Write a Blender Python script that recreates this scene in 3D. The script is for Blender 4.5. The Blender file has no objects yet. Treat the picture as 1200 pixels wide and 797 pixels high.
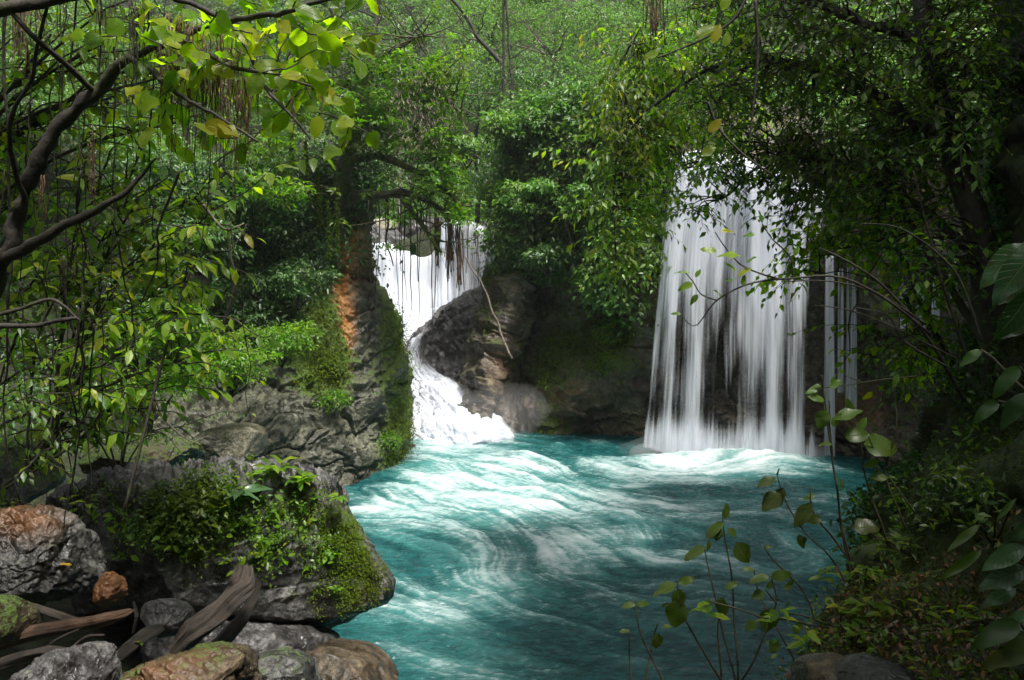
import bpy, math, random
import numpy as np
from mathutils import Vector

# ------------------------------------------------------------------ camera, sky, sun, exposure
SC = bpy.context.scene
COL = SC.collection
FPX, CX, CY, PITCH, CAMZ = 942.0, 600.0, 398.5, math.radians(5.97), 5.0
cam_d = bpy.data.cameras.new("camera"); cam = bpy.data.objects.new("camera", cam_d); COL.objects.link(cam)
cam_d.sensor_width = 36.0; cam_d.lens = FPX / 1200 * 36.0
cam_d.clip_start = 0.05; cam_d.clip_end = 600
cam.location = (0, 0, CAMZ); cam.rotation_euler = (math.radians(90) - PITCH, 0, 0)
SC.camera = cam

SUN_EL, SUN_AZ = math.radians(66), math.radians(140)      # azimuth from +Y towards +X
W = bpy.data.worlds.new("World"); SC.world = W; W.use_nodes = True
wn, wl = W.node_tree.nodes, W.node_tree.links
sky = wn.new('ShaderNodeTexSky'); sky.sky_type = 'NISHITA'; sky.sun_disc = False
sky.sun_elevation = SUN_EL; sky.sun_rotation = SUN_AZ
sky.air_density = 1.0; sky.dust_density = 5.0; sky.ozone_density = 0.5
hs = wn.new('ShaderNodeHueSaturation'); hs.inputs['Saturation'].default_value = 0.22
bgn = wn['Background']; bgn.inputs['Strength'].default_value = 0.08
wl.new(sky.outputs['Color'], hs.inputs['Color']); wl.new(hs.outputs['Color'], bgn.inputs['Color'])
sun_d = bpy.data.lights.new("sun", 'SUN'); sun_d.energy = 2.7; sun_d.angle = math.radians(12); sun_d.color = (1.0, 0.96, 0.88)
sun = bpy.data.objects.new("sun", sun_d); COL.objects.link(sun)
sdir = Vector((math.sin(SUN_AZ) * math.cos(SUN_EL), math.cos(SUN_AZ) * math.cos(SUN_EL), math.sin(SUN_EL)))
sun.rotation_euler = sdir.to_track_quat('Z', 'Y').to_euler(); sun.location = sdir * 80
VS = SC.view_settings
VS.view_transform = 'Standard'; VS.look = 'None'; VS.gamma = 1.0; VS.use_curve_mapping = False
VS.exposure = 1.5
HAZE = 0.0006
SC.render.engine = 'CYCLES'
cy = SC.cycles
cy.max_bounces = 8; cy.diffuse_bounces = 3; cy.glossy_bounces = 2; cy.transmission_bounces = 5
cy.transparent_max_bounces = 16; cy.volume_bounces = 0; cy.use_denoising = True
cy.caustics_reflective = False; cy.caustics_refractive = False
cy.sample_clamp_indirect = 4.0

# ------------------------------------------------------------------ maths helpers
def A(*v): return np.array(v, dtype=float)
CP, SP = math.cos(PITCH), math.sin(PITCH)
def P(px, py, Y):
    """point at ground distance Y in front of the camera for a direction in the photograph"""
    px = np.asarray(px, float); py = np.asarray(py, float); Y = np.asarray(Y, float)
    x = (px - CX) / FPX; u = (CY - py) / FPX
    dy = CP + u * SP; dz = -SP + u * CP
    k = Y / dy
    return np.stack([x * k, Y + 0 * x * dz, CAMZ + dz * k], -1)
def PZ(px, py, z=0.0):
    """point at height z in that direction"""
    x = (px - CX) / FPX; u = (CY - py) / FPX
    dy = CP + u * SP; dz = -SP + u * CP
    k = (z - CAMZ) / dz
    return np.array([x * k, dy * k, z])
def nrmz(v): return v / np.maximum(np.linalg.norm(v, axis=-1, keepdims=True), 1e-9)
def sstep(a, b, x):
    t = np.clip((x - a) / (b - a), 0, 1); return t * t * (3 - 2 * t)
def hsh(ix, iy, iz, seed=0):
    h = (ix.astype(np.int64) * 374761393 + iy.astype(np.int64) * 668265263 + iz.astype(np.int64) * 2147483647 + seed * 974634777) & 0xffffffff
    h = ((h ^ (h >> 13)) * 1274126177) & 0xffffffff
    h = ((h ^ (h >> 16)) * 2246822519) & 0xffffffff
    h = h ^ (h >> 15)
    return (h & 0xffffff) / float(0xffffff)
def vnoise(p, seed=0):
    f = np.floor(p); i = f.astype(np.int64); t = p - f; t = t * t * t * (t * (t * 6 - 15) + 10)
    x, y, z = i[..., 0], i[..., 1], i[..., 2]
    tx, ty, tz = t[..., 0], t[..., 1], t[..., 2]
    def c(a, b, d): return hsh(x + a, y + b, z + d, seed)
    x00 = c(0,0,0) * (1 - tx) + c(1,0,0) * tx; x10 = c(0,1,0) * (1 - tx) + c(1,1,0) * tx
    x01 = c(0,0,1) * (1 - tx) + c(1,0,1) * tx; x11 = c(0,1,1) * (1 - tx) + c(1,1,1) * tx
    return (x00 * (1 - ty) + x10 * ty) * (1 - tz) + (x01 * (1 - ty) + x11 * ty) * tz
ROT = np.array([[0.36, 0.48, -0.8], [-0.8, 0.6, 0.0], [0.48, 0.64, 0.6]])
def fbm(p, octv=4, seed=0, gain=0.5):
    s = 0; a = 1; n = 0; q = p
    for k in range(octv):
        s = s + a * (vnoise(q, seed + k) * 2 - 1); n += a; a *= gain; q = (q @ ROT.T) * 2.03 + 3.1
    return s / n
def ridged(p, octv=4, seed=0):
    s = 0; a = 1; n = 0; q = p
    for k in range(octv):
        s = s + a * (1 - np.abs(vnoise(q, seed + k) * 2 - 1) * 2); n += a; a *= 0.5; q = (q @ ROT.T) * 2.03 + 1.7
    return s / n
def worley(p, seed=0):
    f = np.floor(p).astype(np.int64); d1 = np.full(p.shape[:-1], 9.0); d2 = d1.copy(); cid = d1.copy()
    for a in (-1, 0, 1):
        for b in (-1, 0, 1):
            for c in (-1, 0, 1):
                x, y, z = f[..., 0] + a, f[..., 1] + b, f[..., 2] + c
                q = np.stack([x + hsh(x, y, z, seed + 1), y + hsh(x, y, z, seed + 2), z + hsh(x, y, z, seed + 3)], -1)
                d = np.linalg.norm(p - q, axis=-1)
                m = d < d1
                d2 = np.where(m, d1, np.minimum(d2, d)); cid = np.where(m, hsh(x, y, z, seed + 5), cid); d1 = np.where(m, d, d1)
    return d1, d2, cid
def blobs(p, spec):
    """sum of soft spots: spec = [(centre, radius, weight)]"""
    s = np.zeros(p.shape[:-1])
    for c, r, w in spec:
        s += w * np.exp(-(np.linalg.norm((p - np.asarray(c)) / np.asarray(r), axis=-1) ** 2))
    return s

# ------------------------------------------------------------------ mesh helpers
def tag(o, label=None, cat=None, group=None, kind=None):
    if label: o['label'] = label
    if cat: o['category'] = cat
    if group: o['group'] = group
    if kind: o['kind'] = kind
    return o
def empty(name, loc, label, cat, group=None):
    o = bpy.data.objects.new(name, None); COL.objects.link(o); o.location = tuple(float(v) for v in loc); o.empty_display_size = 0.3
    return tag(o, label, cat, group)
def mesh_obj(name, V, quads=None, tris=None, mat=None, parent=None, attrs=None, smooth=True):
    V = np.asarray(V, float).reshape(-1, 3)
    if parent is not None: V = V - np.array(parent.location)
    nq = 0 if quads is None else len(quads); nt = 0 if tris is None else len(tris)
    me = bpy.data.meshes.new(name)
    me.vertices.add(len(V)); me.vertices.foreach_set('co', V.astype(np.float32).ravel())
    lv = []
    if nq: lv.append(np.asarray(quads, np.int32).ravel())
    if nt: lv.append(np.asarray(tris, np.int32).ravel())
    lv = np.concatenate(lv); me.loops.add(len(lv)); me.loops.foreach_set('vertex_index', lv)
    st = np.concatenate([np.arange(nq) * 4, nq * 4 + np.arange(nt) * 3]).astype(np.int32)
    me.polygons.add(nq + nt); me.polygons.foreach_set('loop_start', st)
    try: me.polygons.foreach_set('loop_total', np.concatenate([np.full(nq, 4), np.full(nt, 3)]).astype(np.int32))
    except Exception: pass
    me.polygons.foreach_set('use_smooth', np.full(nq + nt, smooth))
    for k, a in (attrs or {}).items():
        at = me.attributes.new(k, 'FLOAT', 'POINT'); at.data.foreach_set('value', np.asarray(a, np.float32).ravel())
    me.update(calc_edges=True); me.validate()
    if mat: me.materials.append(mat)
    o = bpy.data.objects.new(name, me); COL.objects.link(o)
    if parent is not None: o.parent = parent
    return o
def gridfaces(nu, nv, wrap=False):
    i = np.arange(nu - 1)[:, None]; jn = nv if wrap else nv - 1
    j = np.arange(jn)[None, :]; j2 = (j + 1) % nv
    a = i * nv + j; b = i * nv + j2; c = (i + 1) * nv + j2; d = (i + 1) * nv + j
    return np.stack([a, b, c, d], -1).reshape(-1, 4)
def cr(C, n, axis=0):
    """Catmull-Rom resampling of a control array along an axis"""
    C = np.moveaxis(np.asarray(C, float), axis, 0); m = len(C)
    t = np.linspace(0, m - 1 - 1e-6, n); i = np.floor(t).astype(int); f = (t - i).reshape((-1,) + (1,) * (C.ndim - 1))
    g = lambda k: C[np.clip(k, 0, m - 1)]
    p0, p1, p2, p3 = g(i - 1), g(i), g(i + 1), g(i + 2)
    r = 0.5 * ((2 * p1) + (p2 - p0) * f + (2 * p0 - 5 * p1 + 4 * p2 - p3) * f * f + (3 * p1 - p0 - 3 * p2 + p3) * f ** 3)
    return np.moveaxis(r, 0, axis)
def gnormals(G):
    du = np.gradient(G, axis=0); dv = np.gradient(G, axis=1)
    return nrmz(np.cross(dv, du))
def patch(ctrl, nu, nv):
    G = cr(cr(ctrl, nu, 0), nv, 1); N = gnormals(G)
    # normals face the camera
    v = A(0, 0, CAMZ) - G
    if (np.sum(N * v, -1) > 0).mean() < 0.5: N = -N
    return G, N
class Geo:
    def __init__(s): s.V = []; s.Q = []; s.T = []; s.n = 0; s.at = {}
    def add(s, V, Q=None, T=None, **at):
        V = V.reshape(-1, 3); s.V.append(V)
        if Q is not None and len(Q): s.Q.append(np.asarray(Q) + s.n)
        if T is not None and len(T): s.T.append(np.asarray(T) + s.n)
        for k, a in at.items(): s.at.setdefault(k, []).append(np.broadcast_to(a, (len(V),)))
        s.n += len(V)
    def build(s, name, mat, parent=None, smooth=True):
        at = {k: np.concatenate(a) for k, a in s.at.items() if sum(len(x) for x in a) == s.n}
        return mesh_obj(name, np.concatenate(s.V), np.concatenate(s.Q) if s.Q else None, np.concatenate(s.T) if s.T else None, mat, parent, at, smooth)
def tube(g, pts, rad, k=6, bump=0.0, rng=None, close=True):
    pts = np.asarray(pts, float); n = len(pts); rad = np.broadcast_to(np.asarray(rad, float), (n,))
    t = nrmz(np.gradient(pts, axis=0)); up = A(0.13, 0.31, 0.94)
    if abs(t[0] @ nrmz(up)) > 0.9: up = A(1, 0.2, 0.1)
    s = nrmz(np.cross(t, up)); b = np.cross(s, t)
    a = np.linspace(0, 2 * np.pi, k, endpoint=False)
    r = rad[:, None] * np.ones((n, k))
    ring = s[:, None] * np.cos(a)[None, :, None] + b[:, None] * np.sin(a)[None, :, None]
    V = pts[:, None] + ring * r[..., None]
    if bump:
        d = fbm(V.reshape(-1, 3) * (2.0 / max(rad.max(), .01)) * 0.35, 3, 5).reshape(n, k)
        V = V + ring * (r * bump * d)[..., None]
    Q = gridfaces(n, k, True)
    V = V.reshape(-1, 3); T = []
    if close:
        V = np.concatenate([V, pts[:1] - t[:1] * rad[0] * .3, pts[-1:] + t[-1:] * rad[-1] * .3]); e0 = n * k; e1 = e0 + 1
        j = np.arange(k); j2 = (j + 1) % k
        T = np.concatenate([np.stack([np.full(k, e0), j2, j], -1), np.stack([np.full(k, e1), (n - 1) * k + j, (n - 1) * k + j2], -1)])
    g.add(V, Q, T)
def leaves(g, rng, pos, axis, nrm, L, Wd, n=1, droop=0.25, fold=0.3, curl=None, rnd=None):
    """a leaf per position: folded along its midrib, drooping to its tip"""
    N = len(pos)
    if N == 0: return
    axis = nrmz(axis); side = nrmz(np.cross(nrm, axis)); nrm = np.cross(axis, side)
    L = np.broadcast_to(np.asarray(L, float), (N,))[:, None]; Wd = np.broadcast_to(np.asarray(Wd, float), (N,))[:, None]
    dr = droop * (0.6 + 0.8 * rng.random((N, 1)))
    fo = fold * (0.3 + 1.4 * rng.random((N, 1))); roll = rng.normal(size=(N, 1)) * .25; nrm = nrmz(nrm + side * roll); side = np.cross(nrm, axis)
    if rnd is None: rnd = rng.random(N)
    if n == 1:
        m = pos + axis * L * .45; lf = m + side * Wd * .5 + nrm * Wd * .5 * fo; rt = m - side * Wd * .5 + nrm * Wd * .5 * fo
        tip = pos + axis * L - nrm * L * dr
        V = np.stack([pos, lf, rt, tip], 1); b = np.arange(N)[:, None] * 4
        T = np.concatenate([b + np.array([[0, 2, 3]]), b + np.array([[0, 3, 1]])])
        tu = np.tile([0, .45, .45, 1.], N); ts = np.tile([0, 1, -1, 0.], N)
        g.add(V, None, T, rnd=np.repeat(rnd, 4), tu=tu, ts=ts); return
    t = np.linspace(0, 1, n + 1); w = np.sin(np.pi * t ** 0.82) ** 0.75 * (1 - .12 * t); w[0] = .02; w[-1] = .01
    V = []
    ph = rng.random((N, 1)) * 6
    for i in range(n + 1):
        c = pos + axis * L * t[i] * (1 - .15 * dr * t[i]) - nrm * L * dr * t[i] ** 1.8
        wv = (0.09 * np.sin(ph + t[i] * 9) + .04 * np.sin(ph * 3 + t[i] * 23)) * Wd if n > 2 else 0
        V += [c + side * Wd * .5 * w[i] + nrm * (Wd * .5 * w[i] * fo + wv), c, c - side * Wd * .5 * w[i] + nrm * (Wd * .5 * w[i] * fo - wv)]
    V = np.stack(V, 1); m = 3 * (n + 1); b = np.arange(N)[:, None] * m; Q = []
    for i in range(n):
        o = i * 3
        Q.append(b + np.array([[o, o + 1, o + 4, o + 3]])); Q.append(b + np.array([[o + 1, o + 2, o + 5, o + 4]]))
    g.add(V, np.concatenate(Q), None, rnd=np.repeat(rnd, m), tu=np.tile(np.repeat(t, 3), N), ts=np.tile([1, 0, -1.], N * (n + 1)))
def rdirs(rng, n):
    v = rng.normal(size=(n, 3)); return nrmz(v)
def wiggle(a, b, n, amp, rng, sag=0.0):
    a = np.asarray(a, float); b = np.asarray(b, float); t = np.linspace(0, 1, n)[:, None]; d = np.linalg.norm(b - a)
    p = a + (b - a) * t; o = rng.random(3) * 50
    w = np.stack([fbm(np.concatenate([t * 3, t * 0 + o[i], t * 0], 1), 3, i) for i in range(3)], -1) * amp * d * np.sin(np.pi * np.clip(t, 0, 1)) ** .6
    p = p + w; p[:, 2] -= sag * d * (4 * t[:, 0] * (1 - t[:, 0]))
    return p
def path(ctrl, n): return cr(np.asarray(ctrl, float), n, 0)

# ------------------------------------------------------------------ material helpers
def newmat(name):
    m = bpy.data.materials.new(name); m.use_nodes = True; nt = m.node_tree; nt.nodes.clear()
    out = nt.nodes.new('ShaderNodeOutputMaterial'); return m, nt, out
class NT:
    def __init__(s, nt): s.nt = nt
    def n(s, t, **kw):
        nd = s.nt.nodes.new(t)
        for k, v in kw.items():
            if k.startswith('i_'):
                key = k[2:]; key = int(key) if key.isdigit() else key.replace('_', ' ')
                nd.inputs[key].default_value = v
            else: setattr(nd, k, v)
        return nd
    def l(s, a, b): s.nt.links.new(a, b)
    def attr(s, name): return s.n('ShaderNodeAttribute', attribute_name=name).outputs['Fac']
    def math(s, op, a, b=None, c=None, clamp=False):
        nd = s.n('ShaderNodeMath', operation=op, use_clamp=clamp)
        for i, v in enumerate((a, b, c)):
            if v is None: continue
            if isinstance(v, (int, float)): nd.inputs[i].default_value = v
            else: s.l(v, nd.inputs[i])
        return nd.outputs[0]
    def mapr(s, v, a, b, c=0.0, d=1.0):
        nd = s.n('ShaderNodeMapRange', interpolation_type='SMOOTHSTEP'); s.l(v, nd.inputs[0])
        for i, x in enumerate((a, b, c, d)): nd.inputs[i + 1].default_value = x
        return nd.outputs[0]
    def mix(s, f, a, b):
        nd = s.n('ShaderNodeMix', data_type='RGBA')
        for sock, v in ((nd.inputs[0], f), (nd.inputs[6], a), (nd.inputs[7], b)):
            if isinstance(v, (int, float)): sock.default_value = v
            elif isinstance(v, tuple): sock.default_value = v if len(v) == 4 else v + (1,)
            else: s.l(v, sock)
        return nd.outputs[2]
    def noise(s, scale, detail=4, rough=.55, vec=None, dist=0.0):
        nd = s.n('ShaderNodeTexNoise', i_Scale=scale, i_Detail=detail, i_Roughness=rough, i_Distortion=dist)
        if vec is not None: s.l(vec, nd.inputs['Vector'])
        return nd.outputs['Fac']
    def ramp(s, f, stops):
        nd = s.n('ShaderNodeValToRGB'); cr_ = nd.color_ramp
        while len(cr_.elements) < len(stops): cr_.elements.new(0.5)
        for e, (p, c) in zip(cr_.elements, stops): e.position = p; e.color = c + (1,)
        s.l(f, nd.inputs[0]); return nd.outputs[0]
    def coord(s, scale=(1, 1, 1)):
        g = s.n('ShaderNodeNewGeometry'); mp = s.n('ShaderNodeMapping'); mp.inputs['Scale'].default_value = scale
        s.l(g.outputs['Position'], mp.inputs['Vector']); return mp.outputs[0]
def rock_mat(name, cols, moss=(0.035, 0.06, 0.008), rough=(.35, .8), bump=.5, scale=1.0, tint=(0.17, 0.075, 0.03), spec=.5):
    m, nt, out = newmat(name); T = NT(nt); c = T.coord((scale, scale, scale))
    n1 = T.noise(1.3, 6, .6, c, .6); n2 = T.noise(9, 6, .65, c); n3 = T.noise(45, 4, .6, c)
    f = T.math('ADD', T.math('MULTIPLY', n1, .6), T.math('MULTIPLY', n2, .4))
    base = T.ramp(f, [(.36, cols[0]), (.47, cols[1]), (.56, cols[2]), (.66, cols[3])])
    # weather streaks down the face
    cs = T.coord((2.2 * scale, 2.2 * scale, .35 * scale)); st = T.mapr(T.noise(1.5, 5, .6, cs), .45, .65)
    base = T.mix(T.math('MULTIPLY', st, .5), base, cols[0])
    v = T.n('ShaderNodeTexVoronoi', feature='DISTANCE_TO_EDGE', i_Scale=2.4)
    wv = T.n('ShaderNodeVectorMath', operation='ADD'); nn = T.n('ShaderNodeTexNoise', i_Scale=3.0, i_Detail=5.0); T.l(c, nn.inputs['Vector'])
    T.l(c, wv.inputs[0]); T.l(nn.outputs['Color'], wv.inputs[1]); T.l(wv.outputs[0], v.inputs['Vector'])
    crack = T.mapr(v.outputs['Distance'], 0.0, .02, 1, 0)
    base = T.mix(T.math('MULTIPLY', crack, T.math('MULTIPLY', T.mapr(n1, .5, .6), .5)), base, (.02, .018, .014))
    gr = T.mapr(n3, .42, .6, .55, 1.15); mg = T.n('ShaderNodeMix', data_type='RGBA', blend_type='MULTIPLY'); mg.inputs[0].default_value = 1; T.l(base, mg.inputs[6]); cg = T.n('ShaderNodeCombineColor'); [T.l(gr, cg.inputs[i]) for i in range(3)]; T.l(cg.outputs[0], mg.inputs[7]); base = mg.outputs[2]
    base = T.mix(T.attr('tint'), base, tint)
    mo = T.math('ADD', T.attr('moss'), T.math('MULTIPLY', T.math('SUBTRACT', T.math('ADD', n2, T.math('MULTIPLY', n3, .5)), .75), 1.8)); mo = T.mapr(mo, .38, .72)
    mc = T.mix(T.mapr(n3, .4, .65), moss, tuple(x * 2.3 for x in moss))
    base = T.mix(mo, base, mc)
    p = T.n('ShaderNodeBsdfPrincipled'); T.l(base, p.inputs['Base Color'])
    r = T.mapr(n1, .35, .6, rough[0], rough[1]); rr = T.n('ShaderNodeMix', data_type='FLOAT'); T.l(mo, rr.inputs[0]); T.l(r, rr.inputs[2]); rr.inputs[3].default_value = .95
    T.l(rr.outputs[0], p.inputs['Roughness']); p.inputs['Specular IOR Level'].default_value = spec
    h = T.math('ADD', T.math('ADD', T.math('MULTIPLY', n1, 1.0), T.math('MULTIPLY', n2, .35)), T.math('ADD', T.math('MULTIPLY', n3, .1), T.math('MULTIPLY', crack, -.12)))
    b = T.n('ShaderNodeBump', i_Strength=bump, i_Distance=.12 / scale); T.l(h, b.inputs['Height']); T.l(b.outputs[0], p.inputs['Normal'])
    T.l(p.outputs[0], out.inputs[0]); return m
def leaf_mat(name, stops, trans, tw=.45, rough=.38, spec=.45, veins=0.0):
    """leaf colour varies from leaf to leaf; light passes through the blade"""
    m, nt, out = newmat(name); T = NT(nt); r = T.attr('rnd'); col = T.ramp(r, stops)
    p = T.n('ShaderNodeBsdfPrincipled'); p.inputs['Roughness'].default_value = rough; p.inputs['Specular IOR Level'].default_value = spec
    hs_ = T.n('ShaderNodeHueSaturation'); nz = T.noise(1.1, 3, .5, T.coord()); T.l(T.mapr(nz, .3, .7, .7, 1.35), hs_.inputs['Value']); T.l(T.mapr(nz, .3, .7, .485, .515), hs_.inputs['Hue'])
    T.l(col, hs_.inputs['Color']); col = hs_.outputs[0]
    if veins:
        tu, ts = T.attr('tu'), T.attr('ts'); ab = T.math('ABSOLUTE', ts)
        ph = T.math('SUBTRACT', T.math('MULTIPLY', tu, 9.0), T.math('MULTIPLY', ab, 1.6))
        w = T.math('ABSOLUTE', T.math('SUBTRACT', T.math('FRACT', ph), .5)); vein = T.mapr(w, .0, .09, 1, 0)
        mid = T.mapr(ab, .0, .07, 1, 0); vv = T.math('MAXIMUM', T.math('MULTIPLY', vein, .6), mid)
        col = T.mix(T.math('MULTIPLY', vv, veins), col, (.14, .2, .05))
        bl = T.mapr(T.math('ADD', T.noise(24, 5, .65, T.coord()), T.math('MULTIPLY', tu, .10)), .62, .70); col = T.mix(T.math('MULTIPLY', bl, .5), col, (.09, .05, .015))
        b = T.n('ShaderNodeBump', i_Strength=.6, i_Distance=.004); T.l(T.math('SUBTRACT', 1.0, vv), b.inputs['Height']); T.l(b.outputs[0], p.inputs['Normal'])
    T.l(col, p.inputs['Base Color'])
    tr = T.n('ShaderNodeBsdfTranslucent'); tc = T.n('ShaderNodeMix', data_type='RGBA', blend_type='MULTIPLY'); tc.inputs[0].default_value = 1
    T.l(col, tc.inputs[6]); tc.inputs[7].default_value = trans + (1,); T.l(tc.outputs[2], tr.inputs['Color'])
    mx = T.n('ShaderNodeMixShader'); mx.inputs[0].default_value = tw; T.l(p.outputs[0], mx.inputs[1]); T.l(tr.outputs[0], mx.inputs[2])
    T.l(mx.outputs[0], out.inputs[0]); return m
def bark_mat(name, a, b, moss=0.3, mcol=(.05, .07, .01)):
    m, nt, out = newmat(name); T = NT(nt); c = T.coord(); n1 = T.noise(14, 6, .65, c); n2 = T.noise(2.5, 4, .6, c)
    base = T.mix(T.mapr(n1, .35, .65), a, b); base = T.mix(T.math('MULTIPLY', T.mapr(n2, .5, .62), moss), base, mcol)
    p = T.n('ShaderNodeBsdfPrincipled'); T.l(base, p.inputs['Base Color']); p.inputs['Roughness'].default_value = .75
    bm = T.n('ShaderNodeBump', i_Strength=.7, i_Distance=.02); T.l(n1, bm.inputs['Height']); T.l(bm.outputs[0], p.inputs['Normal']); T.l(p.outputs[0], out.inputs[0]); return m

G1, G2, G3 = (.025, .055, .008), (.045, .095, .014), (.075, .14, .02)
M = {}
M['pale_rock'] = rock_mat('pale_rock', [(.05, .045, .03), (.16, .15, .10), (.28, .26, .19), (.38, .36, .28)], scale=.8)
M['cliff_rock'] = rock_mat('cliff_rock', [(.012, .013, .008), (.04, .042, .026), (.10, .10, .065), (.20, .195, .14)], scale=.8, tint=(.30, .125, .03))
M['wall_rock'] = rock_mat('wall_rock', [(.022, .019, .015), (.08, .066, .045), (.18, .15, .095), (.32, .27, .17)], scale=.5, moss=(.03, .045, .008))
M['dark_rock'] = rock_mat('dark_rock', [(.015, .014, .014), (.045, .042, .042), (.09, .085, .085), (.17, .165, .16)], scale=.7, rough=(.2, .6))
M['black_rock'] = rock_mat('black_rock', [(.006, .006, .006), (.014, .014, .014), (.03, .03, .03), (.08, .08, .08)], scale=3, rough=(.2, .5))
M['grey_rock'] = rock_mat('grey_rock', [(.015, .014, .013), (.032, .031, .029), (.11, .106, .10), (.33, .32, .31)], scale=2.2, moss=(.028, .05, .006), rough=(.25, .6))
M['brown_rock'] = rock_mat('brown_rock', [(.012, .009, .006), (.04, .03, .018), (.10, .07, .04), (.22, .18, .12)], scale=2.2, rough=(.25, .65))
M['soil'] = rock_mat('soil', [(.006, .005, .003), (.015, .010, .006), (.03, .02, .01), (.05, .03, .015)], scale=2.5, moss=(.012, .02, .003), rough=(.6, .95))  # its moss is darkened to put the bank's shade into the colour
M['forest_floor'] = rock_mat('forest_floor', [(.010, .012, .006), (.02, .022, .010), (.03, .03, .015), (.045, .04, .02)], scale=1, moss=(.02, .035, .006), rough=(.8, 1))
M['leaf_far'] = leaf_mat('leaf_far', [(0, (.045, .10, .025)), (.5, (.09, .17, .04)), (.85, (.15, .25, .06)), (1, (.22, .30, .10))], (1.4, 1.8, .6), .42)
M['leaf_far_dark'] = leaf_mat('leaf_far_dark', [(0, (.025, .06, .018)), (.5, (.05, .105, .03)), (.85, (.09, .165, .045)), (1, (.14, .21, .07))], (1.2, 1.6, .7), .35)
M['leaf_mid'] = leaf_mat('leaf_mid', [(0, (.035, .085, .010)), (.5, (.075, .145, .014)), (.85, (.13, .21, .02)), (1, (.22, .25, .03))], (1.9, 2.4, .4), .5)
M['leaf_bright'] = leaf_mat('leaf_bright', [(0, (.06, .12, .010)), (.5, (.11, .19, .014)), (.85, (.17, .25, .02)), (1, (.30, .27, .03))], (2.2, 2.6, .4), .55)
M['leaf_dark'] = leaf_mat('leaf_dark', [(0, (.015, .045, .010)), (.6, (.03, .075, .014)), (.9, (.05, .11, .02)), (1, (.12, .12, .02))], (1.6, 2.2, .5), .4)
M['leaf_lime'] = leaf_mat('leaf_lime', [(0, (.08, .16, .010)), (.5, (.16, .25, .012)), (.85, (.24, .32, .015)), (1, (.36, .32, .02))], (2.0, 2.3, .3), .7, veins=.5)  # brightened and more translucent in place of light from behind
M['leaf_wide'] = leaf_mat('leaf_wide', [(0, (.05, .12, .012)), (.5, (.12, .21, .016)), (.85, (.20, .29, .02)), (1, (.32, .30, .03))], (2.0, 2.3, .3), .58, veins=.5)  # brighter blades too, backlight put into the colour
M['leaf_gloss'] = leaf_mat('leaf_gloss', [(0, (.03, .08, .03)), (1, (.06, .13, .05))], (1.2, 1.8, .6), .3, rough=.28, veins=.8)
M['leaf_yellow'] = leaf_mat('leaf_yellow', [(0, (.5, .33, .02)), (1, (.55, .40, .03))], (1.5, 1.4, .5), .4, veins=.4)
M['leaf_dry'] = leaf_mat('leaf_dry', [(0, (.08, .04, .015)), (.5, (.16, .08, .025)), (1, (.28, .14, .05))], (1.2, 1.0, .6), .25)
M['leaf_olive'] = leaf_mat('leaf_olive', [(0, (.05, .075, .012)), (.5, (.07, .12, .015)), (1, (.12, .15, .02))], (1.8, 2.2, .5), .45, veins=.6)
M['moss'] = leaf_mat('moss', [(0, (.05, .08, .006)), (.6, (.09, .13, .01)), (1, (.16, .20, .015))], (1.4, 1.6, .5), .4, rough=.9, spec=.1)
M['moss_shaded'] = leaf_mat('moss_shaded', [(0, (.015, .025, .004)), (.6, (.035, .055, .006)), (.9, (.07, .10, .008)), (1, (.12, .16, .01))], (1.4, 1.6, .5), .3, rough=.9, spec=.1)  # darker copy of the moss, with the right bank's shade in its colour
M['grass'] = leaf_mat('grass', [(0, (.10, .20, .05)), (1, (.18, .30, .09))], (1.4, 1.6, .6), .4)
M['bark_dark'] = bark_mat('bark_dark', (.008, .006, .005), (.032, .024, .016))
M['bark_mossy'] = bark_mat('bark_mossy', (.03, .028, .015), (.08, .07, .04), .8, (.09, .12, .015))
M['bark_grey'] = bark_mat('bark_grey', (.08, .065, .05), (.22, .18, .14), .1)
M['wood_wet'] = bark_mat('wood_wet', (.012, .008, .006), (.085, .055, .04), 0)
M['root_brown'] = bark_mat('root_brown', (.05, .025, .013), (.15, .08, .045), 0)
M['stem'] = bark_mat('stem', (.03, .03, .015), (.07, .06, .03), .2)

def wood_mat(name, a, b):
    m, nt, out = newmat(name); T = NT(nt); cx = T.n('ShaderNodeCombineXYZ'); T.l(T.math('MULTIPLY', T.attr('su'), 34.0), cx.inputs[0]); T.l(T.math('MULTIPLY', T.attr('sv'), 3.0), cx.inputs[1])
    g1 = T.noise(1.0, 6, .7, cx.outputs[0], .8); n2 = T.noise(7, 5, .6, T.coord()); col = T.mix(T.mapr(T.math('ADD', T.math('MULTIPLY', g1, .6), T.math('MULTIPLY', n2, .4)), .38, .62), a, b)
    p = T.n('ShaderNodeBsdfPrincipled'); T.l(col, p.inputs['Base Color']); T.l(T.mapr(n2, .4, .6, .3, .75), p.inputs['Roughness'])
    bm = T.n('ShaderNodeBump', i_Strength=.9, i_Distance=.02); T.l(g1, bm.inputs['Height']); T.l(bm.outputs[0], p.inputs['Normal']); T.l(p.outputs[0], out.inputs[0]); return m
M['log_grey'] = wood_mat('log_grey', (.012, .009, .007), (.13, .10, .08)); M['log_red'] = wood_mat('log_red', (.02, .010, .006), (.15, .08, .045)); M['log_dark'] = wood_mat('log_dark', (.006, .005, .004), (.04, .03, .022))

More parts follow.
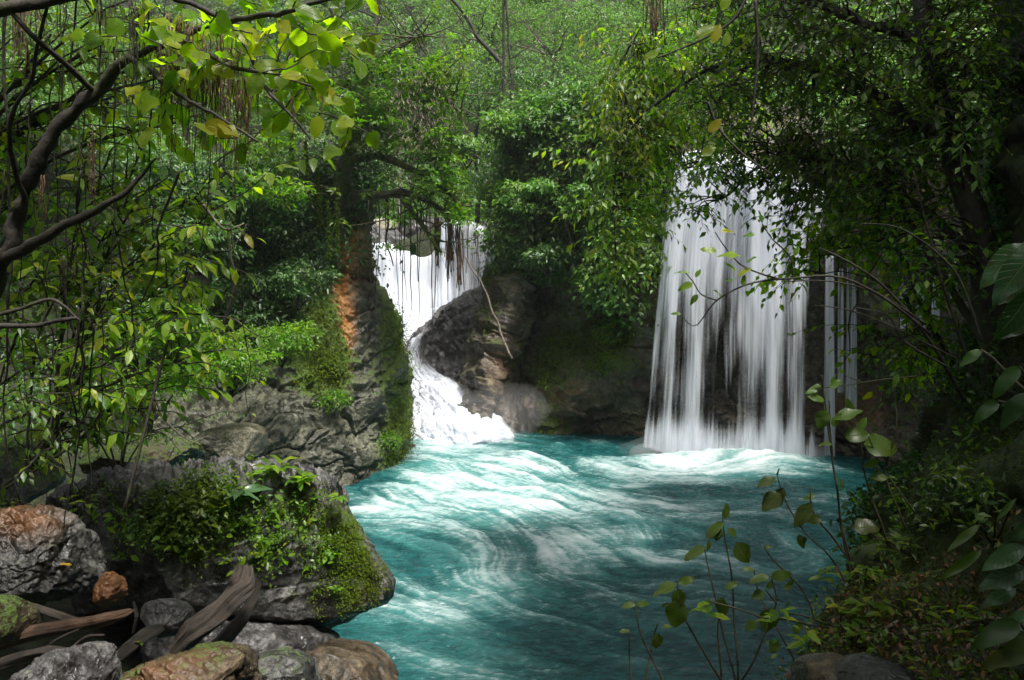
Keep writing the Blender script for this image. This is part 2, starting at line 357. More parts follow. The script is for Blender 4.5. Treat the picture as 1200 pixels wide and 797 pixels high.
# ------------------------------------------------------------------ ground sheet: one terrain with the gorge cut in it
def seg_side(x, y, pts):
    """signed distance-like value to a plan polyline (positive on its left when walking along it)"""
    best = np.full(x.shape, 1e9); sg = np.zeros(x.shape)
    for (ax, ay), (bx, by) in zip(pts[:-1], pts[1:]):
        dx, dy = bx - ax, by - ay; L2 = dx * dx + dy * dy
        t = np.clip(((x - ax) * dx + (y - ay) * dy) / L2, 0, 1)
        d = np.hypot(x - ax - t * dx, y - ay - t * dy)
        s = np.sign(dx * (y - ay) - dy * (x - ax)); m = d < best
        best = np.where(m, d, best); sg = np.where(m, s, sg)
    return best * sg
def terrain_h(x, y):
    dl = seg_side(x, y, [(-.6, -20), (-.6, 2.2), (-2.4, 7), (-5.2, 12), (-6.6, 15), (-5.6, 18), (-4.6, 19.5), (-4.2, 24), (-6.6, 30), (-7.5, 42), (-2.5, 75)])
    near = sstep(18.0, 12.0, y)
    hn = -2.2 + sstep(0, .9, dl) * (3.6 + sstep(8, 4, y) * .75) + np.maximum(dl - 1.0, 0) * .42
    hf = -2.2 + np.minimum(np.maximum(dl, 0) * 3.2, 7.5) + np.maximum(dl - 2.2, 0) * .55
    left = hn * near + hf * (1 - near)
    # far left crest stays low enough for the sky to show between crowns
    dr = -seg_side(x, y, [(.9, -20), (.9, 2.2), (1.9, 4.2), (3.6, 7), (5.5, 9.5), (7.3, 13), (9.9, 18), (8.6, 22), (3.5, 23.4), (-.6, 24.2), (-.3, 30), (-1.0, 42), (4, 75)])
    nr = sstep(14, 9, y)
    hr_near = -2.2 + sstep(0, .7, dr) * 5.3 + np.maximum(dr - .9, 0) * (1.2 + 1.4 * sstep(1.0, 4.5, y))
    hr_far = -2.2 + np.minimum(np.maximum(dr, 0) * 4.5, 9.0) + np.maximum(dr - 2.0, 0) * .92
    right = hr_near * nr + hr_far * (1 - nr)
    chan = -2.2 + sstep(22.5, 24.5, y) * 1.6 + sstep(29.8, 31.4, y) * 6.2 + np.maximum(y - 36, 0) * .10 + np.maximum(y - 41, 0) * .55
    back = np.maximum(y - 46, 0) * .45
    h_shade_rise = np.minimum(np.maximum(-y - 3.0, 0) * 1.3, 22) + 1.2 * sstep(-1.5, -4, y) - 2.0  # unseen rise added behind the camera to block low frontal light
    h = np.maximum(np.maximum(left, right), chan) + back * (y > 46); h = np.where(y < -2, np.maximum(h, h_shade_rise), h)
    q = np.stack([x, y, 0 * x], -1)
    h = h + (fbm(q * .35, 4, 11) * .9 + fbm(q * 1.6, 3, 12) * .18) * sstep(-2, 0.5, h) * np.clip(np.hypot(x, y - 1) / 12, .12, 1)
    return np.clip(h, -2.6, 60)
tx = np.concatenate([np.linspace(-130, -30, 40), np.linspace(-29.5, 29.5, 260), np.linspace(30, 130, 40)])
ty = np.concatenate([np.linspace(-90, -10, 30), np.linspace(-9.5, 60, 300), np.linspace(61, 170, 50)])
TX, TY = np.meshgrid(tx, ty, indexing='ij'); TH = terrain_h(TX, TY)
gt = np.stack([TX, TY, TH], -1)
moss = .35 + .3 * fbm(gt * .8, 3, 4)
mesh_obj('ground', gt, gridfaces(len(tx), len(ty)), None, M['forest_floor'], attrs={'moss': moss, 'tint': 0 * moss})['kind'] = 'structure'

# ------------------------------------------------------------------ rock faces
def rock_disp(G, N, amp=.5, fr=.5, crag=.25, seed=1, crk=.12, strata=0.0):
    p = G * fr; w = fbm(p * 1.3, 3, seed + 20)[..., None] * .5
    d = amp * fbm(p, 5, seed) + crag * ridged(p * 1.9 + w, 4, seed + 3)
    if crk:
        d1, d2, cid = worley(G * fr * np.array([1.5, 1.5, 2.6]) + w * 1.6, seed + 7)
        e = d2 - d1
        mk = sstep(-.25, .35, fbm(G * fr * .9, 3, seed + 15)) * (.5 + .5 * vnoise(G * fr * 5, seed + 16))
        d = d + crk * (cid - .5) * 1.1 - crk * .6 * (1 - sstep(0, .10, e)) * mk + crk * .5 * ridged(G * fr * 7, 3, seed + 17)
    if strata: d = d + strata * (vnoise(np.stack([G[..., 0] * .3, G[..., 1] * .3, G[..., 2] * 3.2 + fbm(G * .6, 2, 9) * 1.2], -1), 31) - .5)
    return G + N * d[..., None]
def moss_of(G, base, spec=(), seed=5, upw=.35):
    N = gnormals(G); v = A(0, 0, CAMZ) - G
    if (np.sum(N * v, -1) > 0).mean() < 0.5: N = -N
    return base + .35 * fbm(G * .9, 4, seed) + upw * np.clip(N[..., 2], -.5, 1) + blobs(G, spec)

# left cliff with its orange streaked column
R1 = [[(180,200,18.5),(260,200,19),(330,200,19.5),(380,195,20),(412,190,20.5),(437,190,21.5),(420,190,27)],
      [(180,300,18),(260,300,18.5),(330,300,19),(382,300,19.3),(408,300,19.6),(431,300,21),(418,300,27)],
      [(180,380,16.5),(260,380,17),(330,380,17.8),(388,370,18.6),(426,365,19),(461,372,20.6),(436,380,27)],
      [(180,450,15.5),(260,450,16),(330,450,17),(390,445,18),(436,440,18.8),(474,436,20.6),(450,450,27)],
      [(180,500,14.5),(260,500,15.2),(330,500,16.2),(388,500,17.3),(432,500,18.5),(468,500,20.4),(460,500,27)],
      [(180,540,14.2),(260,540,14.8),(330,545,15.9),(390,545,16.9),(436,540,18.4),(474,522,20.4),(465,530,27)],
      [(180,650,14.0),(260,650,14.6),(330,640,15.6),(394,612,16.8),(446,590,18.5),(482,560,20.6),(470,560,27)]]
c1 = np.array([[P(*q) for q in r] for r in R1])
G, N = patch(c1, 420, 420)
G1_ = rock_disp(G, N, .38, .6, .16, 3, .17)
rightw = sstep(-5.4, -3.2, G[..., 0])
mossL = moss_of(G1_, .12, [(P(385,440,18.2),(.7,2,.9),.5),(P(468,470,20.4),(.28,1.4,1.5),.75),(P(462,395,20.6),(.25,1,.6),.8),(P(425,400,19.2),(.35,2,1.3),-.8),(P(465,400,20.5),(.6,1,1.2),.7),(P(455,520,19.5),(.5,1.2,1.2),.8),(P(395,430,18.4),(.8,1,1.2),.7),(P(400,240,19.6),(1,1,1.0),.8),(P(350,380,18),(2.2,1.5,1.0),.7),
                             (P(395,520,17),(.9,1.4,.9),-.7),(P(330,505,16.2),(1.8,1.4,.7),-.8),(P(412,365,19.2),(.35,.8,1.3),-.9)])
tintL = np.clip(blobs(G1_, [(P(404,340,19.4),(.20,1.6,.9),1.4),(P(410,290,19.6),(.24,1.6,.6),.6),(P(414,395,19.1),(.16,1.6,.8),1.1),(P(418,300,19.8),(.35,1,1.6),.45)]) * (1 + .8 * fbm(G1_ * 3, 3, 8)) - .12, 0, 1)
mesh_obj('cliff', G1_, gridfaces(420, 420), None, M['cliff_rock'], attrs={'moss': mossL, 'tint': tintL})['kind'] = 'structure'

# centre buttress, mossy wall and the wall behind the wide fall
def zp(px, Y, z): # photo column px at distance Y and height z
    return [(px - CX) / FPX * (Y / CP) * 1.0, Y, z]
def colp(px, Y, z):
    u_ = (z - CAMZ) / Y; # solve direction
    u = (u_ * CP + SP) / (CP - u_ * SP); return P(px, CY - u * FPX, Y)
rows_z = [9.2, 7.9, 6.6, 5.2, 4.1, 3.0, 2.0, 1.0, .35, -1.4]
cols = { # px by row , Y by row
 0: ([618,614,608,600,586,566,556,548,545,540], [30,30,30,29,28,28,28,28,28,28]),
 1: ([605,603,600,592,578,562,550,541,537,532], [25,25,25,25,24.6,24.4,24,23.5,23.2,23]),
 2: ([628,626,620,612,602,594,585,572,566,560], [24.4,24.2,24,23.4,23,22.8,22.5,22.1,21.9,21.8]),
 3: ([640,640,638,634,626,620,612,606,606,606], [23.6,23.4,23.4,23.8,24.8,25.2,25,24,23,22.6]),
 4: ([675,675,672,668,662,656,650,650,650,650], [22.8,22.6,22.6,22.8,23.4,23.6,23,22.4,22.3,22.3]),
 5: ([712,712,712,710,708,706,702,700,700,700], [22.4,22.2,22.0,22.1,22.2,22.1,21.9,22.2,22.6,22.8]),
 6: ([755,755,755,755,755,755,752,750,750,750], [22.0,21.6,21.2,21.2,21.4,21.2,21.3,22.0,22.2,22.0]),
 7: ([820,820,820,820,820,820,820,820,820,820], [24,21.6,20.9,21.6,22.2,22.3,22.2,22.2,22,21.8]),
 8: ([900,900,900,900,900,900,900,900,900,900], [24,21.4,20.7,21.4,22.1,22.2,22.1,22.0,21.6,21.2]),
 9: ([965,965,965,965,965,965,965,965,965,965], [23.4,20.9,20.2,20.6,21.3,21.4,21.2,20.8,20.5,20.2]),
 10: ([1040,1040,1040,1040,1040,1040,1040,1040,1040,1040], [22,19.6,19.2,18.9,19.3,19.9,19.8,19.4,19.2,19]),
 11: ([1130]*10, [20,17.8,17.4,17.0,17.2,17.6,17.5,17.2,17,17]),
 12: ([1240]*10, [18,15.5,15,15,15,15,15,15,15,15])}
c2 = np.array([[colp(cols[c][0][r], cols[c][1][r], rows_z[r]) for c in range(13)] for r in range(10)])
G, N = patch(c2, 420, 760)
G2_ = rock_disp(G, N, .45, .55, .30, 13, .10, .12)
mossR = moss_of(G2_, .18, [(P(690,400,22.3),(1.6,2,1.2),.55),(P(640,440,22.6),(.5,2,1.6),.6),(P(735,420,21.5),(.7,1,.8),.5),(P(700,475,22),(1.6,1,.45),-.3),(P(590,470,22.2),(.9,1,1.4),-.5),
                             (P(980,350,20.5),(.5,1,1.0),.75),(P(1030,420,19.3),(.5,1,.9),.6),(P(580,340,24),(.5,2,1.4),.3),(P(850,400,22),(2.5,1,3),-.6)], 6)
tintR = .7 * np.clip(blobs(G2_, [(P(650,470,22.4),(1.0,1,.5),.5),(P(1010,480,20),(1.6,1,.5),.6),(P(740,330,21.4),(.5,1,1.8),.35),(P(1050,250,18.5),(1.2,1,.9),.55),(P(985,470,20.8),(1.2,1,.7),.35),(P(590,430,22.6),(.5,1,1.0),.45),(P(665,455,22.3),(.9,1,.35),.35),(P(720,450,22),(.6,1,.4),.3)]) * (1 + fbm(G2_ * 2, 3, 8)), 0, .8)
mesh_obj('rock_wall', G2_, gridfaces(420, 760), None, M['wall_rock'], attrs={'moss': mossR, 'tint': tintR})['kind'] = 'structure'

# rock steps the left fall runs over
R3 = [[(395,262,33),(430,262,33),(475,272,33),(520,266,33),(560,262,33),(620,255,32)],
      [(395,285,31.6),(430,282,31.8),(475,290,31.6),(520,284,31.4),(560,275,31),(620,262,30)],
      [(395,366,30.8),(430,366,31),(470,366,31),(510,364,30.8),(550,352,30),(620,320,28)],
      [(400,376,29.5),(440,380,29.3),(472,384,29),(500,384,28.4),(545,352,27.6),(620,320,27)],
      [(410,395,28),(450,400,27.6),(478,398,27.2),(505,384,27),(550,346,26.4),(620,330,26)],
      [(430,430,26.5),(462,432,26),(482,428,25.8),(510,398,25.5),(560,362,25.2),(620,370,25.4)],
      [(440,445,25.8),(472,446,25.2),(488,446,25),(520,430,24.6),(565,400,24.6),(620,400,25)],
      [(450,490,24.6),(478,486,24),(505,476,24),(530,468,24),(566,450,24.4),(620,450,24.8)],
      [(455,512,23.6),(480,512,23),(510,508,23),(540,508,23.2),(570,500,24),(620,500,24.6)],
      [(455,560,23.4),(480,560,22.8),(510,560,22.8),(540,560,23),(570,560,23.8),(620,560,24.4)]]
c3 = np.array([[P(*q) for q in r] for r in R3])
G, N = patch(c3, 260, 260)
G3_ = rock_disp(G, N, .22, .6, .16, 23, .10)
m3 = moss_of(G3_, -.25, [(P(555,420,24.6),(.5,1,.8),.5)])
mesh_obj('rock_steps', G3_, gridfaces(260, 260), None, M['dark_rock'], attrs={'moss': m3, 'tint': 0 * m3})['kind'] = 'structure'

# right bank: earth and roots, with a ledge of leaf litter at its foot
R5 = [[(870,850,3.3),(945,838,3.15),(1020,835,3.05),(1110,835,3.0),(1220,835,2.9),(1420,830,2.8)],
      [(925,806,3.5),(985,775,3.45),(1060,768,3.45),(1130,765,3.4),(1230,765,3.3),(1420,750,3.1)],
      [(978,738,4.1),(1015,716,4.1),(1065,712,4.1),(1130,710,4.1),(1215,705,3.9),(1420,690,3.5)],
      [(1004,650,5.4),(1030,655,5.1),(1075,655,4.8),(1130,650,4.6),(1210,640,4.2),(1420,600,3.7)],
      [(1015,600,6.3),(1045,590,5.8),(1090,580,5.3),(1140,570,4.9),(1210,560,4.5),(1420,520,3.8)],
      [(1040,515,8),(1070,500,7),(1110,500,6),(1150,500,5.4),(1220,480,4.8),(1420,460,3.9)],
      [(1068,410,9.5),(1095,400,8),(1130,400,6.6),(1165,400,5.7),(1230,390,4.9),(1420,380,4)],
      [(1110,240,10),(1120,240,9),(1150,240,7),(1180,240,5.9),(1240,230,5),(1420,220,4.1)],
      [(1118,20,10),(1128,20,9),(1145,20,8),(1180,20,6.4),(1240,20,5.3),(1420,20,4.4)],
      [(1120,-200,10),(1130,-200,9.5),(1145,-200,9),(1160,-200,8),(1240,-200,7),(1420,-200,6)]]
c5 = np.array([[P(*q) for q in r] for r in R5])
drop = c5[:, :1].copy(); drop[..., 2] = -1.5; drop[:, :, 1] += .3; drop[..., 0] += .05
d2_ = c5[:, :1] * A(1, 1, 0) + A(.02, .1, 0) + c5[:, :1] * A(0, 0, .72); d3_ = c5[:, :1] * A(1, 1, 0) + A(.04, .2, 0) + c5[:, :1] * A(0, 0, .35); c5 = np.concatenate([drop, d3_, d2_, c5], 1); c5[..., 0] += np.clip(c5[..., 1] - 4.5, 0, 5) * .13
G, N = patch(c5, 300, 380)
nearw = np.clip((np.linalg.norm(G - A(0, 0, 5), axis=-1) - 3.2) / 4, .12, 1)
Gd = rock_disp(G, N, .22, 1.1, .16, 33, .10)
G5_ = G + (Gd - G) * nearw[..., None]
m5 = moss_of(G5_, .5, [(P(1120,590,5),(.8,1,.8),.25),(P(1080,745,3.7),(.7,.5,.2),-.6)])
mesh_obj('bank', G5_, gridfaces(300, 380), None, M['soil'], attrs={'moss': m5, 'tint': 0 * m5})['kind'] = 'structure'

# ------------------------------------------------------------------ river: turquoise pool with foam carried along the current
rng = np.random.default_rng(3)
nx, nyy = 760, 820
yy = 4.0 + (27.0 - 4.0) * (np.linspace(0, 1, nyy) ** 1.25)
sx = np.linspace(-1, 1, nx)
WY, WX = np.meshgrid(yy, sx, indexing='ij')
WXm = WX * (0.5 * (WY * .75 + 5)) + WY * .045 + .3
def fld(Q): # Q (...,2) plan -> velocity
    x, y = Q[..., 0], Q[..., 1]
    vx = np.zeros_like(x); vy = np.zeros_like(x)
    # jet out of the left fall bending right, return eddy, outflow towards the viewer and right
    def vortex(cx, cy_, s, r):
        nonlocal vx, vy
        dx, dy = x - cx, y - cy_; g = s * np.exp(-(dx * dx + dy * dy * 1.4) / (r * r)); vx += -dy * g; vy += dx * g
    vortex(3.2, 18.6, .55, 2.6); vortex(-1.6, 14.0, -.35, 2.6); vortex(5.6, 16.4, -.45, 2.2); vortex(1.0, 11.4, .35, 2.4); vortex(-2.5, 18.6, -.3, 1.6); vortex(5.0, 12.0, .4, 2.0)
    vx = vx * .95 + .62 + .2 * np.sin(y * .7 + x * .3); vy = vy * .95; vy += -.38 * sstep(24, 18, y) + .30 * sstep(14.5, 12.5, y) * sstep(1, 5, x)
    return vx, vy
# work on a regular plan grid for the streak field
gx = np.linspace(-9, 13, 620); gy = np.linspace(3.5, 27.5, 680)
GX, GY = np.meshgrid(gx, gy, indexing='ij')
q0 = np.stack([GX, GY], -1)
pn = np.stack([GX, GY, 0 * GX], -1)
wob = np.stack([fbm(pn * .8, 3, 41), fbm(pn * .8, 3, 42)], -1)
def vel(Q):
    vx, vy = fld(Q); i = np.clip(((Q[..., 0] + 9) / 22 * 619).astype(int), 0, 619); j = np.clip(((Q[..., 1] - 3.5) / 24 * 679).astype(int), 0, 679)
    v = np.stack([vx, vy], -1) + wob[i, j] * .6
    return v / np.maximum(np.linalg.norm(v, axis=-1, keepdims=True), 1e-3)
src = {s: np.random.default_rng(s).random((620, 680)) for s in (1,)}
src[2] = vnoise(pn * 3.5, 77) * .55 + vnoise(pn * 8.5, 78) * .45
def samp(img, Q):
    fx = np.clip((Q[..., 0] + 9) / 22 * 619, 0, 618.99); fy = np.clip((Q[..., 1] - 3.5) / 24 * 679, 0, 678.99)
    i = fx.astype(int); j = fy.astype(int); a = fx - i; b = fy - j
    return img[i, j] * (1 - a) * (1 - b) + img[i + 1, j] * a * (1 - b) + img[i, j + 1] * (1 - a) * b + img[i + 1, j + 1] * a * b
def lic(img, steps, h):
    acc = samp(img, q0); n = 1
    for sgn in (1, -1):
        Q = q0.copy()
        for k in range(steps):
            Q = Q + sgn * h * vel(Q); acc = acc + samp(img, Q); n += 1
    r = acc / n; return (r - r.mean()) / r.std()
fine = lic(src[1], 22, .035); broad = lic(src[2], 13, .055)
# where the water is churned white
FO = [((488,500),(30,.9),1.9),((530,520),(60,1.3),1.3),((600,545),(110,1.6),.95),((640,580),(100,1.2),.9),((560,600),(110,1.7),.75),((700,560),(80,1.0),.5),((760,600),(90,.9),.55),
      ((850,545),(95,.7),2.2),((840,560),(110,.55),.7),((900,600),(90,.6),.5),((980,585),(70,.5),.5),((620,650),(90,.8),.6),((700,635),(80,.6),.75),((560,690),(60,.6),.75),((760,655),(70,.4),.4),((500,570),(60,1),.4),
      ((450,590),(60,1.4),.6),((500,550),(70,1.2),.8),((700,520),(50,.5),.1),((470,680),(80,1.2),.4),((480,740),(90,1.0),.3),((600,700),(140,1.4),.25),((880,660),(120,.8),.3),((820,700),(110,.6),.28),((930,640),(50,.5),.35),((640,760),(160,1.2),.1)]
dens = np.zeros_like(GX)
for (px_, py_), (rw, rd), w in FO:
    c = PZ(px_, py_, 0.0); r_ = rw / FPX * c[1] * 1.05
    dx, dy = GX - c[0], GY - c[1]; dens += w * np.exp(-(dx / r_) ** 2 - (dy / (rd * 1.15)) ** 2)
# dark gaps
for (px_, py_), (rw, rd), w in [((690,560),(28,.7),.9),((800,575),(60,.35),.75),((800,640),(80,.28),.8),((700,530),(70,.5),.7),((500,650),(60,1.0),.5),((920,570),(40,.4),.4),((440,560),(35,1.0),.7)]:
    c = PZ(px_, py_, 0.0); r_ = rw / FPX * c[1]
    dens -= w * np.exp(-((GX - c[0]) / r_) ** 2 - ((GY - c[1]) / rd) ** 2)
foam = .58 * (1 - np.exp(-1.15 * np.clip(dens, -.6, 3))) - .13 + .11 * np.clip(fbm(pn * np.array([2.2, 4.2, 1]) + np.stack([wob[..., 0], wob[..., 1], 0 * GX], -1) * 2.5, 4, 54), -.4, 1) * (.5 + .5 * np.clip(fine * .5 + .5, 0, 1.5)) + (.085 * broad + .065 * fine) * (.7 + .3 * np.clip(dens, 0, 1.2)) + .15 * fbm(pn * np.array([.7, 1.2, 1]) + .5 * wob[..., :1], 5, 51) + .06 * fbm(pn * np.array([3, 6, 1]), 3, 52)
foam = np.clip(foam, 0, 1.2)
WQ = np.stack([WXm, WY], -1)
f_ = samp(foam, WQ); fi = samp(fine, WQ); br = samp(broad, WQ); dn = samp(dens, WQ)
pw = np.stack([WXm, WY, 0 * WY], -1)
h_ = .07 * fbm(pw * np.array([.8, 1.3, 1]), 3, 61) + .022 * ridged(pw * np.array([2.2, 3.6, 1]) + .4 * fbm(pw, 2, 65)[..., None], 4, 66) + .010 * fbm(pw * np.array([7, 11, 1]), 3, 67) + (.010 * br + .005 * fi) + .04 * np.clip(dn, 0, 1.5) * fbm(pw * 2.4, 3, 62) + .04 * np.clip(dn - .9, 0, 1)
up_ = blobs(pw, [(PZ(492,497), (1.3, 1.5, 9), .45), (PZ(850,541), (2.5, .45, 9), .26)])
h_ = h_ + up_ * (1 + .5 * fbm(pw * 1.8, 4, 63))
m, nt, out = newmat('river_water'); T = NT(nt)
fa, sa, da = T.attr('foam'), T.attr('streak'), T.attr('aer')
n1 = T.noise(7, 5, .65, T.coord((.7, 1.5, 1)), .6)
n4 = T.noise(16, 8, .72, T.coord((.6, 1.7, 1)), .9)
fleck = T.math('MULTIPLY', T.mapr(n4, .54, .70), T.mapr(n1, .42, .60))
ff = T.math('ADD', T.math('ADD', fa, T.math('MULTIPLY', T.math('SUBTRACT', n1, .50), .50)), T.math('MULTIPLY', fleck, .30))
deep = T.mix(T.mapr(n1, .3, .7), (.003, .030, .033), (.012, .090, .092))
teal = T.mix(T.mapr(da, .0, .8), deep, (.055, .21, .20))
col = T.mix(T.mapr(ff, .06, .72), teal, (.58, .635, .65))
p = T.n('ShaderNodeBsdfPrincipled'); T.l(col, p.inputs['Base Color']); p.inputs['IOR'].default_value = 1.33
T.l(T.mapr(ff, .1, .6, .12, .7), p.inputs['Roughness'])
b1 = T.n('ShaderNodeBump', i_Strength=.75, i_Distance=.07); T.l(T.math('ADD', T.noise(5, 5, .6, T.coord((.8, 1.6, 1)), .8), T.math('MULTIPLY', T.noise(22, 3, .6, T.coord((.8, 1.4, 1))), .25)), b1.inputs['Height']); T.l(b1.outputs[0], p.inputs['Normal'])
T.l(p.outputs[0], out.inputs[0]); M['river'] = m
mesh_obj('river_water', np.stack([WXm, WY, h_], -1), gridfaces(nyy, nx), None, m, attrs={'foam': f_, 'streak': fi, 'aer': np.clip(dn * .55 + .12 * br + .05, 0, 1.5)})['kind'] = 'structure'

# ------------------------------------------------------------------ falling water
def fall_mat(name, zs=.30, xs=4.0, lo=.42, hi=.62, col=(.80, .83, .90)):
    m, nt, out = newmat(name); T = NT(nt)
    def vec(a, b):
        cx = T.n('ShaderNodeCombineXYZ'); T.l(T.math('MULTIPLY', T.attr('su'), a), cx.inputs[0]); T.l(T.math('MULTIPLY', T.attr('sv'), b), cx.inputs[1]); T.l(T.attr('sl'), cx.inputs[2]); return cx.outputs[0]
    n1 = T.noise(1.0, 3, .55, vec(xs, zs)); n2 = T.noise(1.0, 4, .6, vec(xs * 4.5, zs * 1.3)); n3 = T.noise(1.0, 2, .5, vec(xs * .45, zs * 1.6))
    f = T.math('ADD', T.math('ADD', T.math('MULTIPLY', n1, .50), T.math('MULTIPLY', n2, .38)), T.math('MULTIPLY', n3, .36))
    f = T.math('ADD', f, T.math('SUBTRACT', T.attr('dens'), .65))
    al = T.mapr(f, lo, hi)
    d = T.n('ShaderNodeBsdfDiffuse'); d.inputs[0].default_value = col + (1,); tr = T.n('ShaderNodeBsdfTranslucent'); tr.inputs[0].default_value = col + (1,)
    mx = T.n('ShaderNodeMixShader'); mx.inputs[0].default_value = .45; T.l(d.outputs[0], mx.inputs[1]); T.l(tr.outputs[0], mx.inputs[2])
    tp = T.n('ShaderNodeBsdfTransparent'); m2 = T.n('ShaderNodeMixShader'); T.l(al, m2.inputs[0]); T.l(tp.outputs[0], m2.inputs[1]); T.l(mx.outputs[0], m2.inputs[2])
    T.l(m2.outputs[0], out.inputs[0]); return m
M['fall'] = fall_mat('falling_water', lo=.42, hi=.70)
M['fall_soft'] = fall_mat('rushing_water', zs=1.4, xs=2.2, lo=.30, hi=.66)
def sheet(g, ctrl, nu, nv, dens, seed, amp=.05, off=0.0, billow=0.0):
    """one veil of falling water; ctrl rows run from lip to foot. dens(u,v)->0..1"""
    C = np.array([[P(*q) for q in r] for r in ctrl]); G, N = patch(C, nu, nv)
    u = np.linspace(0, 1, nv)[None, :] * np.ones((nu, 1)); v = np.linspace(0, 1, nu)[:, None] * np.ones((1, nv))
    wid = np.linalg.norm(C[0, -1] - C[0, 0]); hgt = np.linalg.norm(C[-1, 0] - C[0, 0])
    q = np.stack([u * wid * 3.0 + seed * 9, v * hgt * .25, 0 * u], -1)
    G = G + N * (amp * (fbm(q, 4, seed) * (0.3 + v)) + off)[..., None]
    if billow: G = G + N * (billow * (sstep(.5, .7, v) + .3) * (ridged(G * 1.7 + seed, 4, seed) * .6 + fbm(G * 4, 3, seed) * .4 + .2))[..., None]
    g.add(G, gridfaces(nu, nv), None, su=(u * wid).ravel(), sv=(v * hgt).ravel(), sl=np.full(u.size, seed * 7.3), dens=dens(u, v).ravel())
def bump1(u, spots): # soft strands at given u
    s = np.zeros_like(u)
    for c, w, a in spots: s += a * np.exp(-((u - c) / w) ** 2)
    return s
g = Geo()
edge = lambda u, a=.04: sstep(0, a, u) * sstep(1, 1 - a, u)
top = [(782,188,20.3),(815,180,20.2),(850,185,20.1),(890,195,20.0),(935,212,19.9),(970,228,19.8)]
def wide(dY, wob, s):
    return [[(x + s * 1.0, y - 3, Y + dY + .7) for x, y, Y in top],
            [(x + s * .6, y + 10, Y + dY + .1) for x, y, Y in top],
            [(768 + s, 300, 20.3 + dY), (806, 300, 20.2 + dY), (848, 300, 20.1 + dY), (892, 300, 20.0 + dY), (936, 300, 19.9 + dY), (970, 300, 19.8 + dY)],
            [(758 + s, 420, 20.2 + dY), (800, 420, 20.1 + dY), (845, 420, 20.0 + dY), (892, 420, 19.9 + dY), (936, 420, 19.8 + dY), (968, 420, 19.7 + dY)],
            [(748 + s, 532 - 10, 20.1 + dY), (796, 536, 20.0 + dY), (843, 540, 19.9 + dY), (890, 542, 19.8 + dY), (934, 543, 19.7 + dY), (966, 543, 19.6 + dY)]]
def dw(k):
    sp = [(.04,.03,.14),(.13,.05,.26),(.25,.06,.26),(.36,.05,.14),(.46,.06,.10),(.55,.05,.20),(.66,.07,.32),(.79,.05,.24),(.90,.04,.14)]
    def f(u, v):
        base = .50 + 1.0 * bump1(u + .012 * np.sin(v * 5 + k), sp) * (1.05 - .25 * v) - .14 * sstep(.2, .9, v) + .04 * np.sin(v * 9 + u * 23 + k) + .10 * sstep(.35, .0, v) + .10 * sstep(.85, 1, v) - .14 * sstep(.8, 1, u) - .06 * sstep(.35, .8, v) - 1.3 * sstep(.13, .0, v) + .10 * sstep(.86, .95, v)
        return base - 1.0 * (1 - edge(u + .02 * np.sin(v * 7 + k * 2), .05))
    return f
for k in range(4): sheet(g, wide(-.16 * k, 0, k * 2), 160, 240, dw(k), k + 1, .10)
wf = g.build('waterfall', M['fall'])
tag(wf, 'wide curtain waterfall pouring over the lip into the pool on the right', 'waterfall')
# thin falls right of the wide one
def thin(name, spots, Y0, label, group=None, d0=.0):
    g = Geo()
    for i, (px_, pt, pb, w, dn_) in enumerate(spots):
        for k in range(2):
            Y = Y0[i] - .1 * k; C = [[(px_ - w / 2 + w * j / 3, pt, Y + .35) for j in range(4)], [(px_ - w / 2 + w * j / 3, pt + 12, Y) for j in range(4)], [(px_ - w * .55 + w * 1.1 * j / 3, (pt + pb) / 2, Y - .05) for j in range(4)], [(px_ - w * .6 + w * 1.2 * j / 3, pb, Y - .1) for j in range(4)]]
            sheet(g, C, 60, 26, lambda u, v: dn_ + .12 * sstep(.4, 0, v) - .9 * (1 - edge(u, .3)), 11 + i * 2 + k, .05)
    o = g.build(name, M['fall']); return tag(o, label, 'waterfall', group)
thin('waterfall', [(972,300,540,18,.66),(998,305,480,22,.58),(985,315,460,12,.52)], [19.9,19.7,19.8], 'two narrow threads of water falling beside the yellow mossed rock')
thin('waterfall', [(1060,285,385,18,.66),(1080,285,385,16,.70),(1096,290,380,14,.64)], [18.3,18.0,17.7], 'short streaked fall glimpsed between the twigs by the dark bank')
thin('waterfall', [(1116,300,352,20,.60)], [16.9], 'small bright sliver of falling water at the edge of the dark bank')
# left fall: curtain, apron, and foaming chute
g = Geo()
CU = [[(430,285,32.0),(450,284,31.9),(475,290,31.8),(505,292,31.7),(520,262,31.5),(545,258,31.1),(582,272,30.2)],
      [(430,292,31.2),(450,292,31.1),(475,300,31.1),(505,302,31.1),(522,270,30.9),(547,268,30.5),(583,286,29.9)],
      [(428,325,31.0),(450,328,30.8),(475,332,30.8),(505,334,30.8),(525,325,30.7),(550,325,30.2),(582,325,29.8)],
      [(428,368,30.6),(450,370,30.3),(475,370,30.3),(505,368,30.3),(526,364,30.1),(550,356,29.6),(580,345,29.5)]]
def dcu(k):
    def f(u, v): return .56 + .14 * bump1(u, [(.18,.10,1),(.36,.12,1),(.62,.08,.9)]) - .10 * bump1(u, [(.86,.12,.5)]) - .25 * sstep(.10, 0, u) + .10 * sstep(.7, 1, v) - .5 * (1 - edge(u, .02))
    return f
for k in range(3): sheet(g, [[(a, b, c - .12 * k) for a, b, c in r] for r in CU], 110, 200, dcu(k), 31 + k, .12)
g.build('falling', M['fall']) if False else None
up = g
